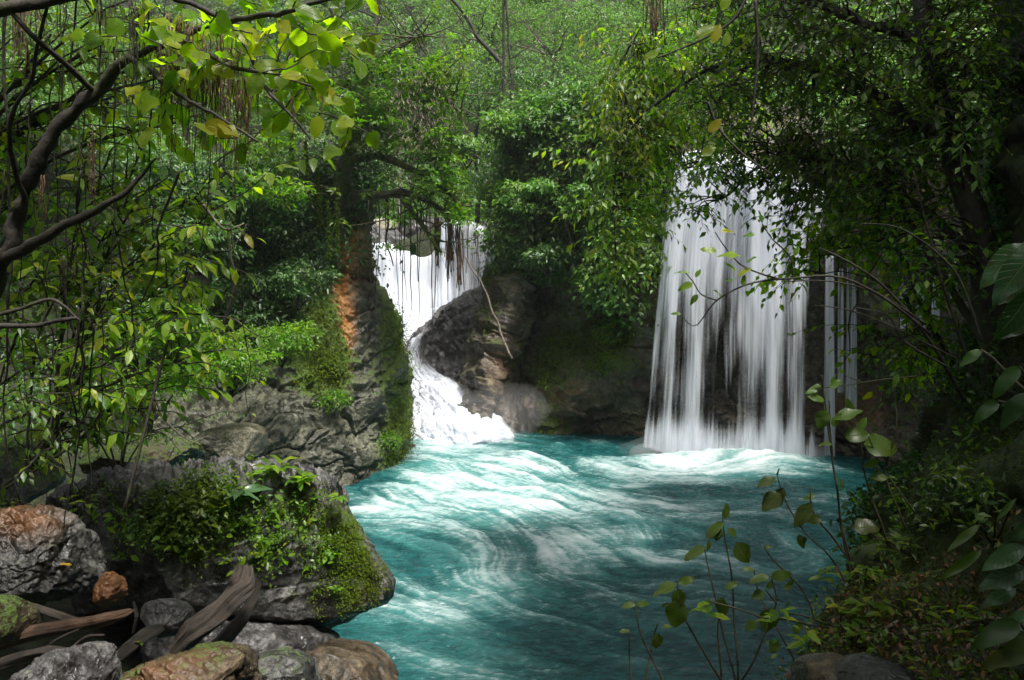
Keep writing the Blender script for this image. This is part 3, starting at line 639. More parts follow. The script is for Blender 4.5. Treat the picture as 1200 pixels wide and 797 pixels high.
def apron(k):
    o = -.05 * k - .12; oy = -2 * k
    return [[(432,362,30.5+o),(455,364,30.4+o),(480,364,30.4+o),(510,362,30.2+o),(560,350,29.4+o)],
            [(434,376,29.6+o),(458,378,29.3+o),(482,378,29+o),(508,374,28.6+o),(545,356,28.0+o)],
            [(446,398,28+o),(462,400,27.5+o),(478,398,27.1+o),(496,388,27+o),(524,368,27+o)],
            [(456,430,26.2+o),(466,430,25.8+o),(476,428,25.6+o),(488,420,25.4+o),(500,405,25.4+o)],
            [(462,446,25.3+o),(472,446,25+o),(482,445,24.8+o),(498,444,24.6+o),(520,436,24.5+o)],
            [(462,475,24.5+o),(478,474,24.0+o),(496,468,23.7+o),(518,460,23.5+o),(538,454,23.7+o)],
            [(460,500,23.8+o),(482,500,22.6+o),(516,498,22.0+o),(552,496,21.9+o),(590,498,22.2+o)],
            [(450,522,23.4+o),(478,526,21.9+o),(515,528,21.4+o),(562,526,21.3+o),(610,520,21.8+o)]]
def dap(k):
    def f(u, v):
        d = .60 + .12 * v - .22 * sstep(.62, 1, u) * sstep(.25, .5, v) * sstep(.8, .6, v) - .38 * sstep(.55, 1, u) * sstep(.0, .3, v) * sstep(.6, .35, v) + .1 * sstep(.6, .9, v)
        return d - .5 * (1 - sstep(0, .06, u) * sstep(1, .9, u)) - .5 * sstep(.93, 1, v)
    return f
g2 = Geo()
for k in range(3): sheet(g2, apron(k), 260, 160, dap(k), 41 + k, .10, .0, .22)
wl_ = empty('waterfall', P(500, 510, 23), 'left waterfall plunging from a ledge then foaming down rocks into the pool', 'waterfall')
up.build('curtain', M['fall'], wl_); g2.build('cascade', M['fall_soft'], wl_)

# ------------------------------------------------------------------ boulders
def disk_normals(G): 
    N = gnormals(G); c = G.mean((0, 1)); 
    if (np.sum(N * (G - c), -1)).mean() < 0: N = -N
    return N
def boulder(name, sil, Y, dep, mat, label, seed, amp=.12, crag=.08, crk=.05, facets=10, lean=0.0, n=(200, 300), group=None, mossb=.2, mspec=(), tspec=(), topcrag=0.0, cuts=(), upw=.35, parent=None, fr=None):
    """closed rock: its outline seen from the river bank, rounded off over its real depth"""
    S = np.array([P(a, b, Y) for a, b in sil]); c = S.mean(0); S = np.concatenate([S, S[:1]])
    nu, nv = n; R = cr(np.concatenate([S[-3:-1], S, S[1:3]]), 5 * nv); 
    # keep one full turn by angle
    ang = np.arctan2(R[:, 2] - c[2], R[:, 0] - c[0]); rad = np.hypot(R[:, 2] - c[2], R[:, 0] - c[0])
    th = np.linspace(-np.pi, np.pi, nv, endpoint=False); o = np.argsort(ang)
    rr = np.interp(th, ang[o], rad[o], period=2 * np.pi)
    ph = np.linspace(-np.pi / 2, np.pi / 2, nu)
    cp = np.sign(np.cos(ph)) * np.abs(np.cos(ph)) ** .75; sp = np.sign(np.sin(ph)) * np.abs(np.sin(ph)) ** .85
    x = c[0] + rr[None] * np.cos(th)[None] * cp[:, None]; z = c[2] + rr[None] * np.sin(th)[None] * cp[:, None] + (lean * sp[:, None] * dep + ((c[2] - CAMZ) / c[1]) * .85 * sp[:, None] * dep)
    y = c[1] + dep * sp[:, None] + 0 * th[None]
    G = np.stack([x, y, z], -1); rg = np.random.default_rng(seed); size = rr.mean()
    N = nrmz(G - c); N[..., 1] *= size / dep; N = nrmz(N)
    for k in range(facets):
        d = nrmz(rg.normal(size=3)); d[1] = -abs(d[1]) * 1.1; d = nrmz(d)
        pr = (G - c) @ d; lim = np.max(pr) * rg.uniform(.60, .86)
        G = G - np.maximum(pr - lim, 0)[..., None] * d * .93
    for pos, d, in cuts:
        d = nrmz(A(*d)); pr = (G - pos) @ d; G = G - np.maximum(pr, 0)[..., None] * d * .92
    f = fr or .9 / size
    G2 = rock_disp(G, N, amp * size, f, crag * size, seed, crk * size)
    if topcrag:
        up = sstep(.2, .7, N[..., 2]) ; G2[..., 2] += topcrag * up * (ridged(G * 5.5, 4, seed + 9) * .6 - .25 + .5 * (worley(G * 6.0 + fbm(G * 3, 2, 4)[..., None] * .6, seed)[2] - .5))
    Nn = np.gradient(G2, axis=0); Nn = nrmz(np.cross(Nn, np.roll(G2, -1, 1) - np.roll(G2, 1, 1))); 
    if np.mean(np.sum(Nn * (G2 - c), -1)) < 0: Nn = -Nn
    mo = mossb + .3 * fbm(G2 * 2.2, 4, seed + 2) + upw * np.clip(Nn[..., 2], -.6, 1) + blobs(G2, mspec)
    ti = np.clip(blobs(G2, tspec) * (1 + .9 * fbm(G2 * 5, 3, 8)), 0, 1)
    o = mesh_obj(name, G2, gridfaces(nu, nv, True), None, mat, attrs={'moss': mo, 'tint': ti})
    if label: tag(o, label, 'rock', group)
    o['_n'] = 0; del o['_n']
    return o, G2, Nn
big_sil = [(84,592),(120,570),(180,560),(250,556),(330,558),(378,568),(392,592),(415,620),(440,655),(456,682),(448,708),(420,726),(400,748),(362,766),(300,772),(230,772),(160,740),(110,705),(92,650)]
big, BG, BN = boulder('boulder', big_sil, 7.4, 1.5, M['grey_rock'], 'huge boulder with craggy grey top, mossy face and dark overhang jutting over the pool', 5, .05, .05, .05, 1, .0, (420, 620), None, .12,
    [(P(300,560,7.6),(1.6,1.4,.22),-.75),(P(415,640,7),(.45,1,.6),.55),(P(330,600,6.6),(.5,.8,.3),.45),(P(200,600,6.4),(.6,.8,.35),.35),(P(400,730,7),(1,1.5,.35),-.9),(P(300,720,6.4),(1.2,1,.35),-.7)], (), .22,
    cuts=[(P(300,640,6.1), (0.1,-1,-.35)), (P(300,705,6.3), (0,-.6,-1)), (P(380,720,6.8), (.35,-.5,-1)), (P(390,600,7.0), (.5,-.8,.1))], upw=.1)
# its underside is cut back and carries less moss, in the same stone colour
b2, B2G, B2N = boulder('boulder', [(-60,612),(-10,602),(40,600),(66,612),(84,646),(98,674),(94,690),(50,702),(10,694),(-60,682)], 5.1, .5, M['grey_rock'], 'angular grey and rust brown rock at the left edge, a yellow leaf lying on it', 15, .07, .09, .12, 9, .1, (260, 360), None, -.1,
    [(P(105,690,4.9),(.1,.3,.2),.5)], [(P(20,605,4.8),(.5,.5,.13),.9),(P(0,650,4.5),(.25,.4,.06),.9),(P(70,610,4.7),(.15,.4,.08),.5)], .03, cuts=[(P(60,690,4.75),(.1,-.6,-1))])
boulder('boulder', [(-30,706),(0,700),(22,712),(26,735),(14,752),(-30,756)], 4.4, .3, M['brown_rock'], 'small mossy lump of rock peeking in at the left edge above the driftwood', 16, .08, .05, .03, 6, mossb=.35)
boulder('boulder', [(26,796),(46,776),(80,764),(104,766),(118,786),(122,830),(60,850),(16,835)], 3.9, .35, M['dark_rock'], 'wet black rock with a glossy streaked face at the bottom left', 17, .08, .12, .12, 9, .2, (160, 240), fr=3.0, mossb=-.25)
boulder('boulder', [(142,806),(156,788),(200,776),(248,770),(272,778),(284,800),(286,850),(200,870),(140,850)], 4.3, .5, M['brown_rock'], 'ochre brown mossy boulder in the bottom foreground, below the thick driftwood log', 18, .08, .11, .12, 9, .25, (220, 320), None, .05, fr=2.2, tspec=[(P(190,775,4.2),(.3,.5,.1),.6)])
boulder('boulder', [(286,790),(296,772),(320,766),(346,770),(364,786),(366,840),(300,850)], 4.9, .35, M['grey_rock'], 'small rounded grey rock between the ochre boulder and the brown river rocks', 19, .08, .08, .06, 8, .2, (140, 200), None, .1, fr=3)
boulder('boulder', [(352,785),(372,760),(400,757),(430,766),(452,784),(470,810),(440,850),(360,850)], 6.4, .7, M['brown_rock'], 'smooth brown wet rock at the water edge below the overhanging boulder', 20, .07, .08, .07, 6, .15, (140, 200), None, -.25, fr=1.5)
boulder('boulder', [(112,690),(118,676),(132,672),(141,684),(140,708),(128,716),(114,712)], 4.9, .15, M['brown_rock'], 'small orange rust coloured stone wedged beside the big boulder', 21, .10, .12, .10, 10, tspec=[(P(126,690,4.8),(.3,.4,.3),1.0)], n=(90, 130), mossb=-.4, fr=5)
boulder('boulder', [(170,712),(190,703),(212,706),(222,722),(214,742),(180,744)], 5.0, .2, M['dark_rock'], 'small pale speckled stone in shade behind the thick driftwood log', 22, .08, .05, .05, 4, n=(90, 130), mossb=-.4, fr=5)
boulder('boulder', [(225,520),(240,506),(275,501),(302,508),(306,524),(290,536),(240,538)], 13.5, .8, M['pale_rock'], 'pale flat boulder at the foot of the left cliff behind the craggy boulder', 23, .06, .06, .05, 5, .2, (120, 180), mossb=-.25)
boulder('boulder', [(120,530),(150,515),(190,512),(222,520),(230,545),(180,560),(115,555)], 10.5, .8, M['brown_rock'], 'low rock cushioned with bright green moss behind the craggy boulder', 24, .10, .12, .10, 4, -.1, (160, 240), mossb=.38)
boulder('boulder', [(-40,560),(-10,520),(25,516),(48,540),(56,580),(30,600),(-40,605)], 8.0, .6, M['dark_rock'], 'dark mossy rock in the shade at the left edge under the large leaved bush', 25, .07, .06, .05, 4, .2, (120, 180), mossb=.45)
boulder('boulder', [(980,806),(1005,787),(1040,781),(1072,789),(1096,808),(1096,850),(980,850)], 2.9, .25, M['black_rock'], 'wet black rock at the bottom edge of the right bank path', 26, .07, .07, .04, 8, .3, (160, 240), fr=3.5, mossb=-.5)
boulder('boulder', [(938,790),(952,779),(985,774),(1002,782),(1004,830),(935,830)], 3.05, .2, M['brown_rock'], 'brown flat stone half under the wet black rock on the right bank', 27, .06, .04, .03, 4, .3, (120, 160), fr=4, mossb=-.1)
for i, (sil, Y, lb) in enumerate([([(330,205+60),(300,270),(330,255)],0,'')][:0]): pass
for px_, py_, w, h, Y, lb, mt in [(448,270,26,20,33.0,'pale sunlit rock on the far bank at the lip of the left waterfall','pale_rock'),(500,272,36,26,32.6,'grey boulder splitting the water at the top of the left waterfall','grey_rock'),(470,264,14,9,35,'small buff rock on the far bank above the left waterfall','pale_rock'),(418,275,20,26,33.5,'dark grey rock beside the lip of the left waterfall, next to the cliff','grey_rock')]:
    a = np.linspace(0, 2 * np.pi, 11)[:-1]; rg = np.random.default_rng(int(px_)); k = rg.uniform(.8, 1.1, 10)
    boulder('boulder', [(px_ + w * np.cos(t) * q, py_ - h * .7 * np.sin(t) * q) for t, q in zip(a, k)], Y, .8, M[mt], lb, int(px_), .08, .07, .05, 5, 0, (80, 110), mossb=-.2)
boulder('boulder', [(205,328),(222,318),(238,322),(242,334),(225,340),(206,338)], 15.5, .5, M['pale_rock'], 'pale grey rock showing through the shrubs on the left slope', 41, .07, .06, .05, 4, 0, (60, 90), mossb=-.2)

boulder('boulder', [(150,752),(190,735),(250,726),(320,726),(372,736),(392,756),(372,830),(290,850),(160,840)], 7.0, .9, M['dark_rock'], 'added dark rock standing in for the shaded cavity under the overhanging craggy boulder', 43, .08, .07, .05, 5, 0, (120, 180), mossb=-.4, fr=2)  # dark stone added where there is only a shaded hollow
# ------------------------------------------------------------------ driftwood
def wood(name, ctrl, rads, label, mat='wood_wet', k=16, n=40, bump=.35, seed=0, group=None, splinter=True):
    pts = path([P(*q) for q in ctrl], n); r = np.interp(np.linspace(0, 1, n), np.linspace(0, 1, len(rads)), rads)
    g = Geo(); a = np.linspace(0, 2 * np.pi, k, endpoint=False)
    t = nrmz(np.gradient(pts, axis=0)); s = nrmz(np.cross(t, A(.1, .3, .95))); b = np.cross(s, t)
    gro = fbm(np.stack(np.broadcast_arrays(np.cos(a)[None] * 2.5 + seed, np.sin(a)[None] * 2.5, np.linspace(0, 1.2, n)[:, None]), -1), 4, seed)
    rr = r[:, None] * (1 + bump * gro * 1.6); V = pts[:, None] + rr[..., None] * (s[:, None] * np.cos(a)[None, :, None] + b[:, None] * np.sin(a)[None, :, None] * .8)
    V = V.reshape(-1, 3); e0 = len(V); j = np.arange(k); V = np.concatenate([V, pts[:1], pts[-1:]])
    T_ = np.concatenate([np.stack([np.full(k, e0), (j + 1) % k, j], -1), np.stack([np.full(k, e0 + 1), (n - 1) * k + j, (n - 1) * k + (j + 1) % k], -1)])
    g.add(V, gridfaces(n, k, True), T_)
    g.at = {'su': [np.concatenate([np.tile(np.abs(a / np.pi - 1), n), [0, 0]])], 'sv': [np.concatenate([np.repeat(np.linspace(0, 1, n) * np.linalg.norm(np.diff(pts, axis=0), axis=1).sum() * 2, k), [0, 2]])]}
    return tag(g.build(name, M[{'wood_wet': 'log_grey', 'root_brown': 'log_red', 'bark_dark': 'log_dark'}[mat]]), label, 'driftwood', group)
wood('driftwood_log', [(286,664,5.15),(280,690,5.05),(256,718,4.95),(226,742,4.85),(205,766,4.8)], [.045,.075,.09,.09,.08], 'thick curved grey brown driftwood log leaning against the big boulder', 'wood_wet', 40, 90, .42, 3)
wood('driftwood_log', [(300,678,5.4),(292,712,5.3),(268,744,5.2),(244,770,5.1)], [.03,.045,.055,.06], 'darker driftwood log lying just behind the thick curved log', 'bark_dark', 24, 60, .35, 4)
wood('driftwood_branch', [(14,704,4.7),(40,712,4.65),(70,722,4.6),(100,732,4.6)], [.02,.026,.026,.024], 'smooth straight brown branch lying highest on the driftwood pile', 'wood_wet', 16, 40, .15, 5)
wood('driftwood_branch', [(-20,758,4.5),(30,744,4.45),(80,735,4.4),(125,726,4.4),(154,716,4.4)], [.045,.042,.038,.03,.012], 'long splintered reddish brown branch across the driftwood pile', 'root_brown', 20, 60, .6, 6)
wood('driftwood_branch', [(16,748,4.6),(34,736,4.6),(46,722,4.65)], [.02,.035,.015], 'short broken orange brown chunk of wood at the left of the pile', 'root_brown', 12, 20, .5, 7)
wood('driftwood_branch', [(-10,782,4.2),(30,770,4.15),(60,764,4.1),(92,768,4.1)], [.03,.035,.03,.02], 'flat dark plank like branch under the splintered branch', 'bark_dark', 12, 30, .5, 8)
wood('driftwood_branch', [(120,784,4.4),(148,762,4.5),(172,744,4.6),(188,736,4.7)], [.035,.045,.045,.03], 'dark stubby branch between the splintered branch and the speckled stone', 'bark_dark', 14, 30, .35, 9)
lb = ['thin bent twig lying across the middle of the driftwood pile','thin twig sticking up at the right of the driftwood pile','short forked twig below the splintered branch','pale stick end poking from the driftwood pile toward the boulder','small crooked twig at the bottom of the driftwood pile']
for i, c in enumerate([[(50,762,4.3),(70,748,4.3),(92,738,4.3)],[(156,742,4.5),(160,722,4.5),(157,706,4.6)],[(84,760,4.3),(102,746,4.3),(122,744,4.3)],[(128,726,4.35),(146,722,4.35),(158,714,4.4)],[(110,772,4.3),(124,758,4.35),(136,762,4.4)]]):
    wood('driftwood_twig', c, [.008,.011,.007], lb[i], ['bark_dark','bark_dark','wood_wet','root_brown','root_brown'][i], 8, 20, .3, 20 + i)

# ------------------------------------------------------------------ foliage builders
def clumps(g, rng, C, R, n, L, W=None, nseg=1, flat=.65, droop=.3, up=.8):
    C = np.asarray(C, float); K = len(C); R = np.broadcast_to(np.asarray(R, float), (K,))
    idx = np.repeat(np.arange(K), n); N = len(idx)
    d = rdirs(rng, N); d[:, 2] = np.where(rng.random(N) < .75, np.abs(d[:, 2]), d[:, 2])
    r = R[idx, None] * (.35 + .65 * rng.random((N, 1)) ** .45)
    pos = C[idx] + d * r * A(1, 1, flat)
    nr = nrmz(d * .5 + A(0, 0, up) + rng.normal(size=(N, 3)) * .35)
    ax = d * A(1, 1, .1) + rng.normal(size=(N, 3)) * .55 - A(0, 0, .25)
    l = L * (.6 + .7 * rng.random(N)); kr = rng.random(K)[idx] * .45
    leaves(g, rng, pos, ax, nr, l, l * (W or .5), nseg, droop, rnd=np.clip(kr + rng.random(N) * .6, 0, 1))
def rosettes(g, rng, C, k, L, W=.26, nseg=2, upax=.35):
    C = np.asarray(C, float); K = len(C); cen = rdirs(rng, K); cen[:, 2] = np.abs(cen[:, 2]) + .3; cen = nrmz(cen)
    idx = np.repeat(np.arange(K), k); N = len(idx); r = rdirs(rng, N); ax = nrmz(r - cen[idx] * np.sum(r * cen[idx], 1, keepdims=True)) + cen[idx] * upax
    l = L * (.7 + .5 * rng.random(N)); leaves(g, rng, C[idx] + ax * .02, ax, cen[idx], l, l * W, nseg, .3, rnd=np.clip(rng.random(K)[idx] * .5 + rng.random(N) * .5, 0, 1))
def in_ell(rng, n, c, r):
    d = rdirs(rng, n); return np.asarray(c) + d * np.asarray(r) * (rng.random((n, 1)) ** .42)
def tree(name, base, crown_c, crown_r, K, n, L, lmat, bmat, label, rng, group='trees on the far slope', cl=.8, tr=.12, cat='tree', W=.5, style='clump', vines=0):
    t = empty(name, base, label, cat, group); C = in_ell(rng, K, crown_c, crown_r)
    g = Geo(); fork = np.asarray(crown_c) - A(0, 0, crown_r[2] * .55)
    tube(g, wiggle(base - A(0, 0, .3), fork, 10, .06, rng), np.linspace(tr, tr * .6, 10), 7); g.build('trunk', M[bmat], t)
    g = Geo()
    for c in C[: max(6, K // 3)]: tube(g, wiggle(fork, c, 7, .12, rng, -.03), np.linspace(tr * .4, tr * .08, 7), 4)
    g.build('limbs', M[bmat], t)
    g = Geo()
    if style == 'ros': rosettes(g, rng, in_ell(rng, K * 14, crown_c, crown_r), 7, L)
    clumps(g, rng, C, cl * (.7 + .6 * rng.random(K)), n, L, W); g.build('crown', M[lmat], t)
    for i in range(vines):
        c = C[rng.integers(K)]; e = c + A(rng.normal() * .2, -.3, -rng.uniform(1.5, 4)); v = Geo(); tube(v, wiggle(c, e, 12, .03, rng), .018, 4); v.build('hanging_vine', M['bark_grey'], t)
    return t
def ground_pt(x, y): return A(x, y, float(terrain_h(np.array([x]), np.array([y]))[0]))

# -------- undergrowth covering the far slopes (nobody could count these leaves)
rng = np.random.default_rng(11)
gx_, gy_ = np.meshgrid(np.arange(-34, 46, .95), np.arange(23.5, 66, .95), indexing='ij')
ux = gx_.ravel() + rng.uniform(-.5, .5, gx_.size); uy = gy_.ravel() + rng.uniform(-.5, .5, gx_.size); uz = terrain_h(ux, uy)
el = (uz - 5) / uy; vis = (np.abs(ux / uy) < .74) & (uz > 4.8) & (el < .42)
riv = (ux > -7.2) & (ux < -.3) & (uy < 40)
k_ = vis & ~riv
g = Geo(); C = np.stack([ux, uy, uz + .45], -1)[k_]
clumps(g, rng, C, .75 * (.7 + .7 * rng.random(len(C))), 110, .21)
tag(g.build('hillside_undergrowth', M['leaf_far']), 'dense green undergrowth covering the far hillside', 'undergrowth', kind='stuff')
print('under', len(C))
g = Geo(); gp = rng.uniform([-6.4, 36.5], [-.8, 45], (5200, 2)); gz = terrain_h(gp[:, 0], gp[:, 1]); pz = np.stack([gp[:, 0], gp[:, 1], gz], -1)
leaves(g, rng, pz, A(0, 0, 1) + rng.normal(size=(5200, 3)) * .35, rng.normal(size=(5200, 3)), .55, .05, 2, .3)
tag(g.build('grass', M['grass']), 'pale green grass on the misty bank behind the left waterfall', 'grass', kind='stuff')

# -------- creepers on the rock faces
def creeper(name, Gs, mask, n, L, mat, label, rng, off=.12, rad=.22, per=26, W=.55, hang=.35, nseg=1):
    w = np.clip(mask, 0, 1).ravel(); w = w / w.sum(); i = rng.choice(len(w), n, p=w); N = gnormals(Gs).reshape(-1, 3)[i]; Pt = Gs.reshape(-1, 3)[i]
    v = A(0, 0, CAMZ) - Pt; N = np.where((np.sum(N * v, 1) < 0)[:, None], -N, N)
    g = Geo(); C = Pt + N * (off * (1 + 2.6 * np.clip(fbm(Pt * .9, 3, 95) + .15, 0, 1)))[:, None]; idx = np.repeat(np.arange(n), per); m = len(idx)
    pos = C[idx] + rng.normal(size=(m, 3)) * rad * A(1, .6, .8); nr = nrmz(N[idx] * .6 + A(0, 0, .7) + rng.normal(size=(m, 3)) * .35)
    ax = N[idx] * .5 + rng.normal(size=(m, 3)) * .5 - A(0, 0, hang); l = L * (.6 + .8 * rng.random(m))
    leaves(g, rng, pos, ax, nr, l, l * W, nseg, .3, rnd=np.clip(rng.random(n)[idx] * .5 + rng.random(m) * .5, 0, 1))
    return tag(g.build(name, M[mat]), label, 'creeper', kind='stuff')
def pmask(Gs, spec):
    """soft spots given in directions of the photograph, for points of a surface"""
    return np.clip(blobs(Gs, spec), 0, 1)
X2 = G2_[..., 0]; Z2 = G2_[..., 2]; lim = 4.75 + .5 * fbm(G2_ * .7, 3, 90) - .9 * sstep(1.2, 3.2, X2) * sstep(3.9, 3.0, X2)
mk = sstep(-.25, .25, Z2 - lim) * sstep(-.35, .1, X2 + .25 * fbm(G2_ * 1.5, 3, 92)) * (X2 < 3.9 + .3 * fbm(G2_, 2, 3)) * (G2_[..., 1] < 24.3) + .7 * sstep(7.2, 7.9, Z2) * (X2 > 8.3) + pmask(G2_, [(P(1060,430,18.5),(.7,1,.5),.5)])
creeper('wall_creeper', G2_, mk, 2400, .14, 'leaf_far', 'leafy creepers draping the rock wall between the two waterfalls', rng, .30, .26, 30)
creeper('moss_clump', G2_, np.clip(mossR - .45, 0, 1), 900, .07, 'moss', 'moss and tiny ferns on the mossy rock wall', rng, .03, .12, 9)
lm = sstep(4.2, 4.9, G1_[..., 2] + .6 * fbm(G1_ * .8, 3, 91) + 1.4 * sstep(-4.6, -5.5, G1_[..., 0])) * (G1_[..., 1] < 21) * (1 - .97 * sstep(-4.9, -4.5, G1_[..., 0]) * sstep(6.6, 6.1, G1_[..., 2]))
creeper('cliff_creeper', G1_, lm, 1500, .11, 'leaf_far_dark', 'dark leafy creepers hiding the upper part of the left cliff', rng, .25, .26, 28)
creeper('moss_clump', G1_, np.clip(mossL - .55, 0, 1) * (G1_[..., 1] < 22), 1100, .055, 'moss', 'moss and tiny ferns on the left cliff beside the orange streak', rng, .03, .12, 10)

# -------- trees on the far slope
rng = np.random.default_rng(21)
TT = [ # px, py of crown, Y, radius, style mat, label
 (575,20,46,3.2,'leaf_far','hazy pale green tree at the top centre of the hillside'),
 (650,35,42,3.4,'leaf_far','broad light green tree high on the slope right of the top centre'),
 (720,60,40,3.0,'leaf_far','rounded light green tree on the slope above the leafy branches'),
 (780,20,44,3.2,'leaf_far','pale misty tree at the top of the slope behind the hanging brown roots'),
 (690,110,34,2.6,'leaf_far','bright green layered tree halfway up the slope'),
 (620,115,34,2.3,'leaf_far_dark','darker tree halfway up the slope, left of the bright layered tree'),
 (560,110,36,2.6,'leaf_far','grey green tree behind the mossy overhanging tree'),
 (650,185,27.5,1.9,'leaf_far','bushy tree just above the rock wall, draped with a pale vine'),
 (590,200,27,1.9,'leaf_far_dark','dark bushy tree over the rock arch beside the left waterfall'),
 (710,190,26.5,1.7,'leaf_far','grey green bushy tree above the mossy wall, left of the wide waterfall'),
 (540,40,48,2.6,'leaf_far','thin hazy tree on the skyline, left of the top centre'),
 (465,50,40,2.2,'leaf_far_dark','sparse dark tree with sky behind it, right of the lime leaves'),
 (390,45,38,1.8,'leaf_far_dark','sparse dark tree by the patch of white sky at the top left'),
 (310,60,34,2.6,'leaf_far_dark','dark tree behind the brown hanging roots'),
 (215,90,30,2.8,'leaf_far_dark','dark tree on the slope behind the lime leaves'),
 (120,90,28,3.0,'leaf_far','light green tree on the slope behind the slanting trunk'),
 (850,60,38,3.0,'leaf_far','light green tree above the wide waterfall, mostly hidden by branches'),
 (930,90,34,3.0,'leaf_far','sunlit tree behind the dark branches above the wide waterfall'),
 (1010,130,27,2.4,'leaf_far','bright tree behind the dark branches, right of the wide waterfall'),
 (860,150,26,1.6,'leaf_mid','green shrub crown leaning over the lip of the wide waterfall')]
for i, (px_, py_, Y, r, lm_, lb) in enumerate(TT):
    c = P(px_, py_, Y); b = ground_pt(c[0], c[1] + .5); sky_side = i in (10, 11, 12)
    K = 15 if sky_side else 34
    tree('slope_tree', b, c, (r, r * .8, r * .75), K, 95 if not sky_side else 60, .17 if Y > 30 else .14, lm_, 'bark_grey' if i % 3 else 'bark_dark', lb, rng, cl=.36 * r, tr=.05 * r, vines=(3 if i in (1, 5, 7, 9, 0) else 0), W=.45)
# slim trunks standing on the slope against the sky
for i, (px0, py0, px1, py1, Y, r, lb) in enumerate([(402,60,378,-30,36,.13,'bare dark trunk leaning left across the white sky patch'),(432,80,450,-30,37,.16,'bare dark trunk leaning right beside the white sky patch'),(600,90,510,-20,33,.11,'long dark bare branch like trunk slanting across the top of the hillside'),(590,-20,603,120,32,.05,'thin pale trunk hung with threadlike vines high on the hillside')]):
    a_, b_ = P(px0, py0, Y), P(px1, py1, Y); g = Geo(); gb = a_.copy(); gb[2] = min(ground_pt(a_[0], a_[1])[2], a_[2]) - .2
    pt = np.concatenate([[gb], wiggle(a_, b_, 12, .04, rng)]); tube(g, path(pt, 30), np.linspace(r, r * .5, 30), 7)
    t = empty('bare_tree', gb, lb, 'tree'); g.build('trunk', M['bark_dark'], t)
    g = Geo()
    for k in range(7):
        s = pt[rng.integers(4, 12)]; tube(g, wiggle(s, s + A(rng.normal() * 1.6, rng.normal() * .5, rng.uniform(.2, 1.6)), 8, .15, rng), np.linspace(r * .35, .01, 8), 4)
    g.build('branches', M['bark_dark'], t)
# long pale vines hanging down the wooded wall
for i, (a_, b_, Y, lb) in enumerate([((652,205),(672,325),22,'pale twisted vine hanging in front of the wooded wall, right of the rock arch'),((602,110),(612,180),30,'pair of threadlike pale vines high on the hillside'),((672,322),(690,300),21.9,'short forked pale root at the foot of the twisted vine'),((545,300),(600,420),21.8,'slanting tan root leaning on the centre rock buttress')]):
    g = Geo(); tube(g, wiggle(P(*a_, Y), P(*b_, Y - .2), 20, .07, rng), np.linspace(.02, .035, 20), 6); tag(g.build('vine', M['bark_grey']), lb, 'vine')

# -------- left slope: shrubs in shade
rng = np.random.default_rng(31)
lx, ly = np.meshgrid(np.arange(-17, -4.0, .8), np.arange(11.5, 24, .8), indexing='ij'); lx = lx.ravel() + rng.uniform(-.4, .4, lx.size); ly = ly.ravel() + rng.uniform(-.4, .4, lx.size); lz = terrain_h(lx, ly)
k_ = (lz > 1.5) & (np.abs(lx / ly) < .85) & ((lx < -5.6) | (lz > 6.2))
g = Geo(); C = np.stack([lx, ly, lz + .35], -1)[k_]; clumps(g, rng, C, .55 * (.7 + .7 * rng.random(len(C))), 150, .12)
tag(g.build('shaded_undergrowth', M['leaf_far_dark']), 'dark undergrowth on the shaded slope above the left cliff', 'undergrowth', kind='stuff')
def shrub(px_, py_, Y, rx, rz, K, n, L, mat, label, cl=.3, W=.5, group=None, nseg=1):
    c = P(px_, py_, Y); t = empty('shrub', c - A(0, 0, rz + .2), label, 'shrub', group); C = in_ell(rng, K, c, (rx, rx * .8, rz)); g = Geo()
    for q in C[::2]: tube(g, wiggle(c - A(0, 0, rz + .2), q, 7, .1, rng), np.linspace(.02, .006, 7), 4)
    g.build('stem', M['bark_dark'], t); g = Geo(); clumps(g, rng, C, cl, n, L, W, nseg); g.build('foliage', M[mat], t); return t
shrub(270,425,13.2,.95,.38,26,130,.075,'leaf_mid','bright green small leaved shrub spilling over the ledge below the dark slope')
shrub(205,385,13.0,.8,.45,22,120,.085,'leaf_mid','mid green shrub left of the bright ledge shrub, under the dark slope')
shrub(330,400,15.2,.7,.30,16,110,.08,'leaf_mid','small green shrub at the cliff edge, right of the bright ledge shrub')
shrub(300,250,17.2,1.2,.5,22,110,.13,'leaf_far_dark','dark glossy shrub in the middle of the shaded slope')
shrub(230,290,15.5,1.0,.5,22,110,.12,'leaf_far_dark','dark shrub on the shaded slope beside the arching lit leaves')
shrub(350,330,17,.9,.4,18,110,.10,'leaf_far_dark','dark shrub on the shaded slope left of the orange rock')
shrub(180,455,11.5,.6,.25,14,110,.07,'leaf_mid','low green shrub in shade behind the mossy cushion rock')
shrub(392,470,17.2,.30,.14,6,60,.10,'leaf_mid','small fresh green fern tuft growing out of the pale left cliff')
shrub(455,515,18.6,.25,.16,6,60,.07,'leaf_mid','tuft of bright leaves low on the mossy cliff corner')

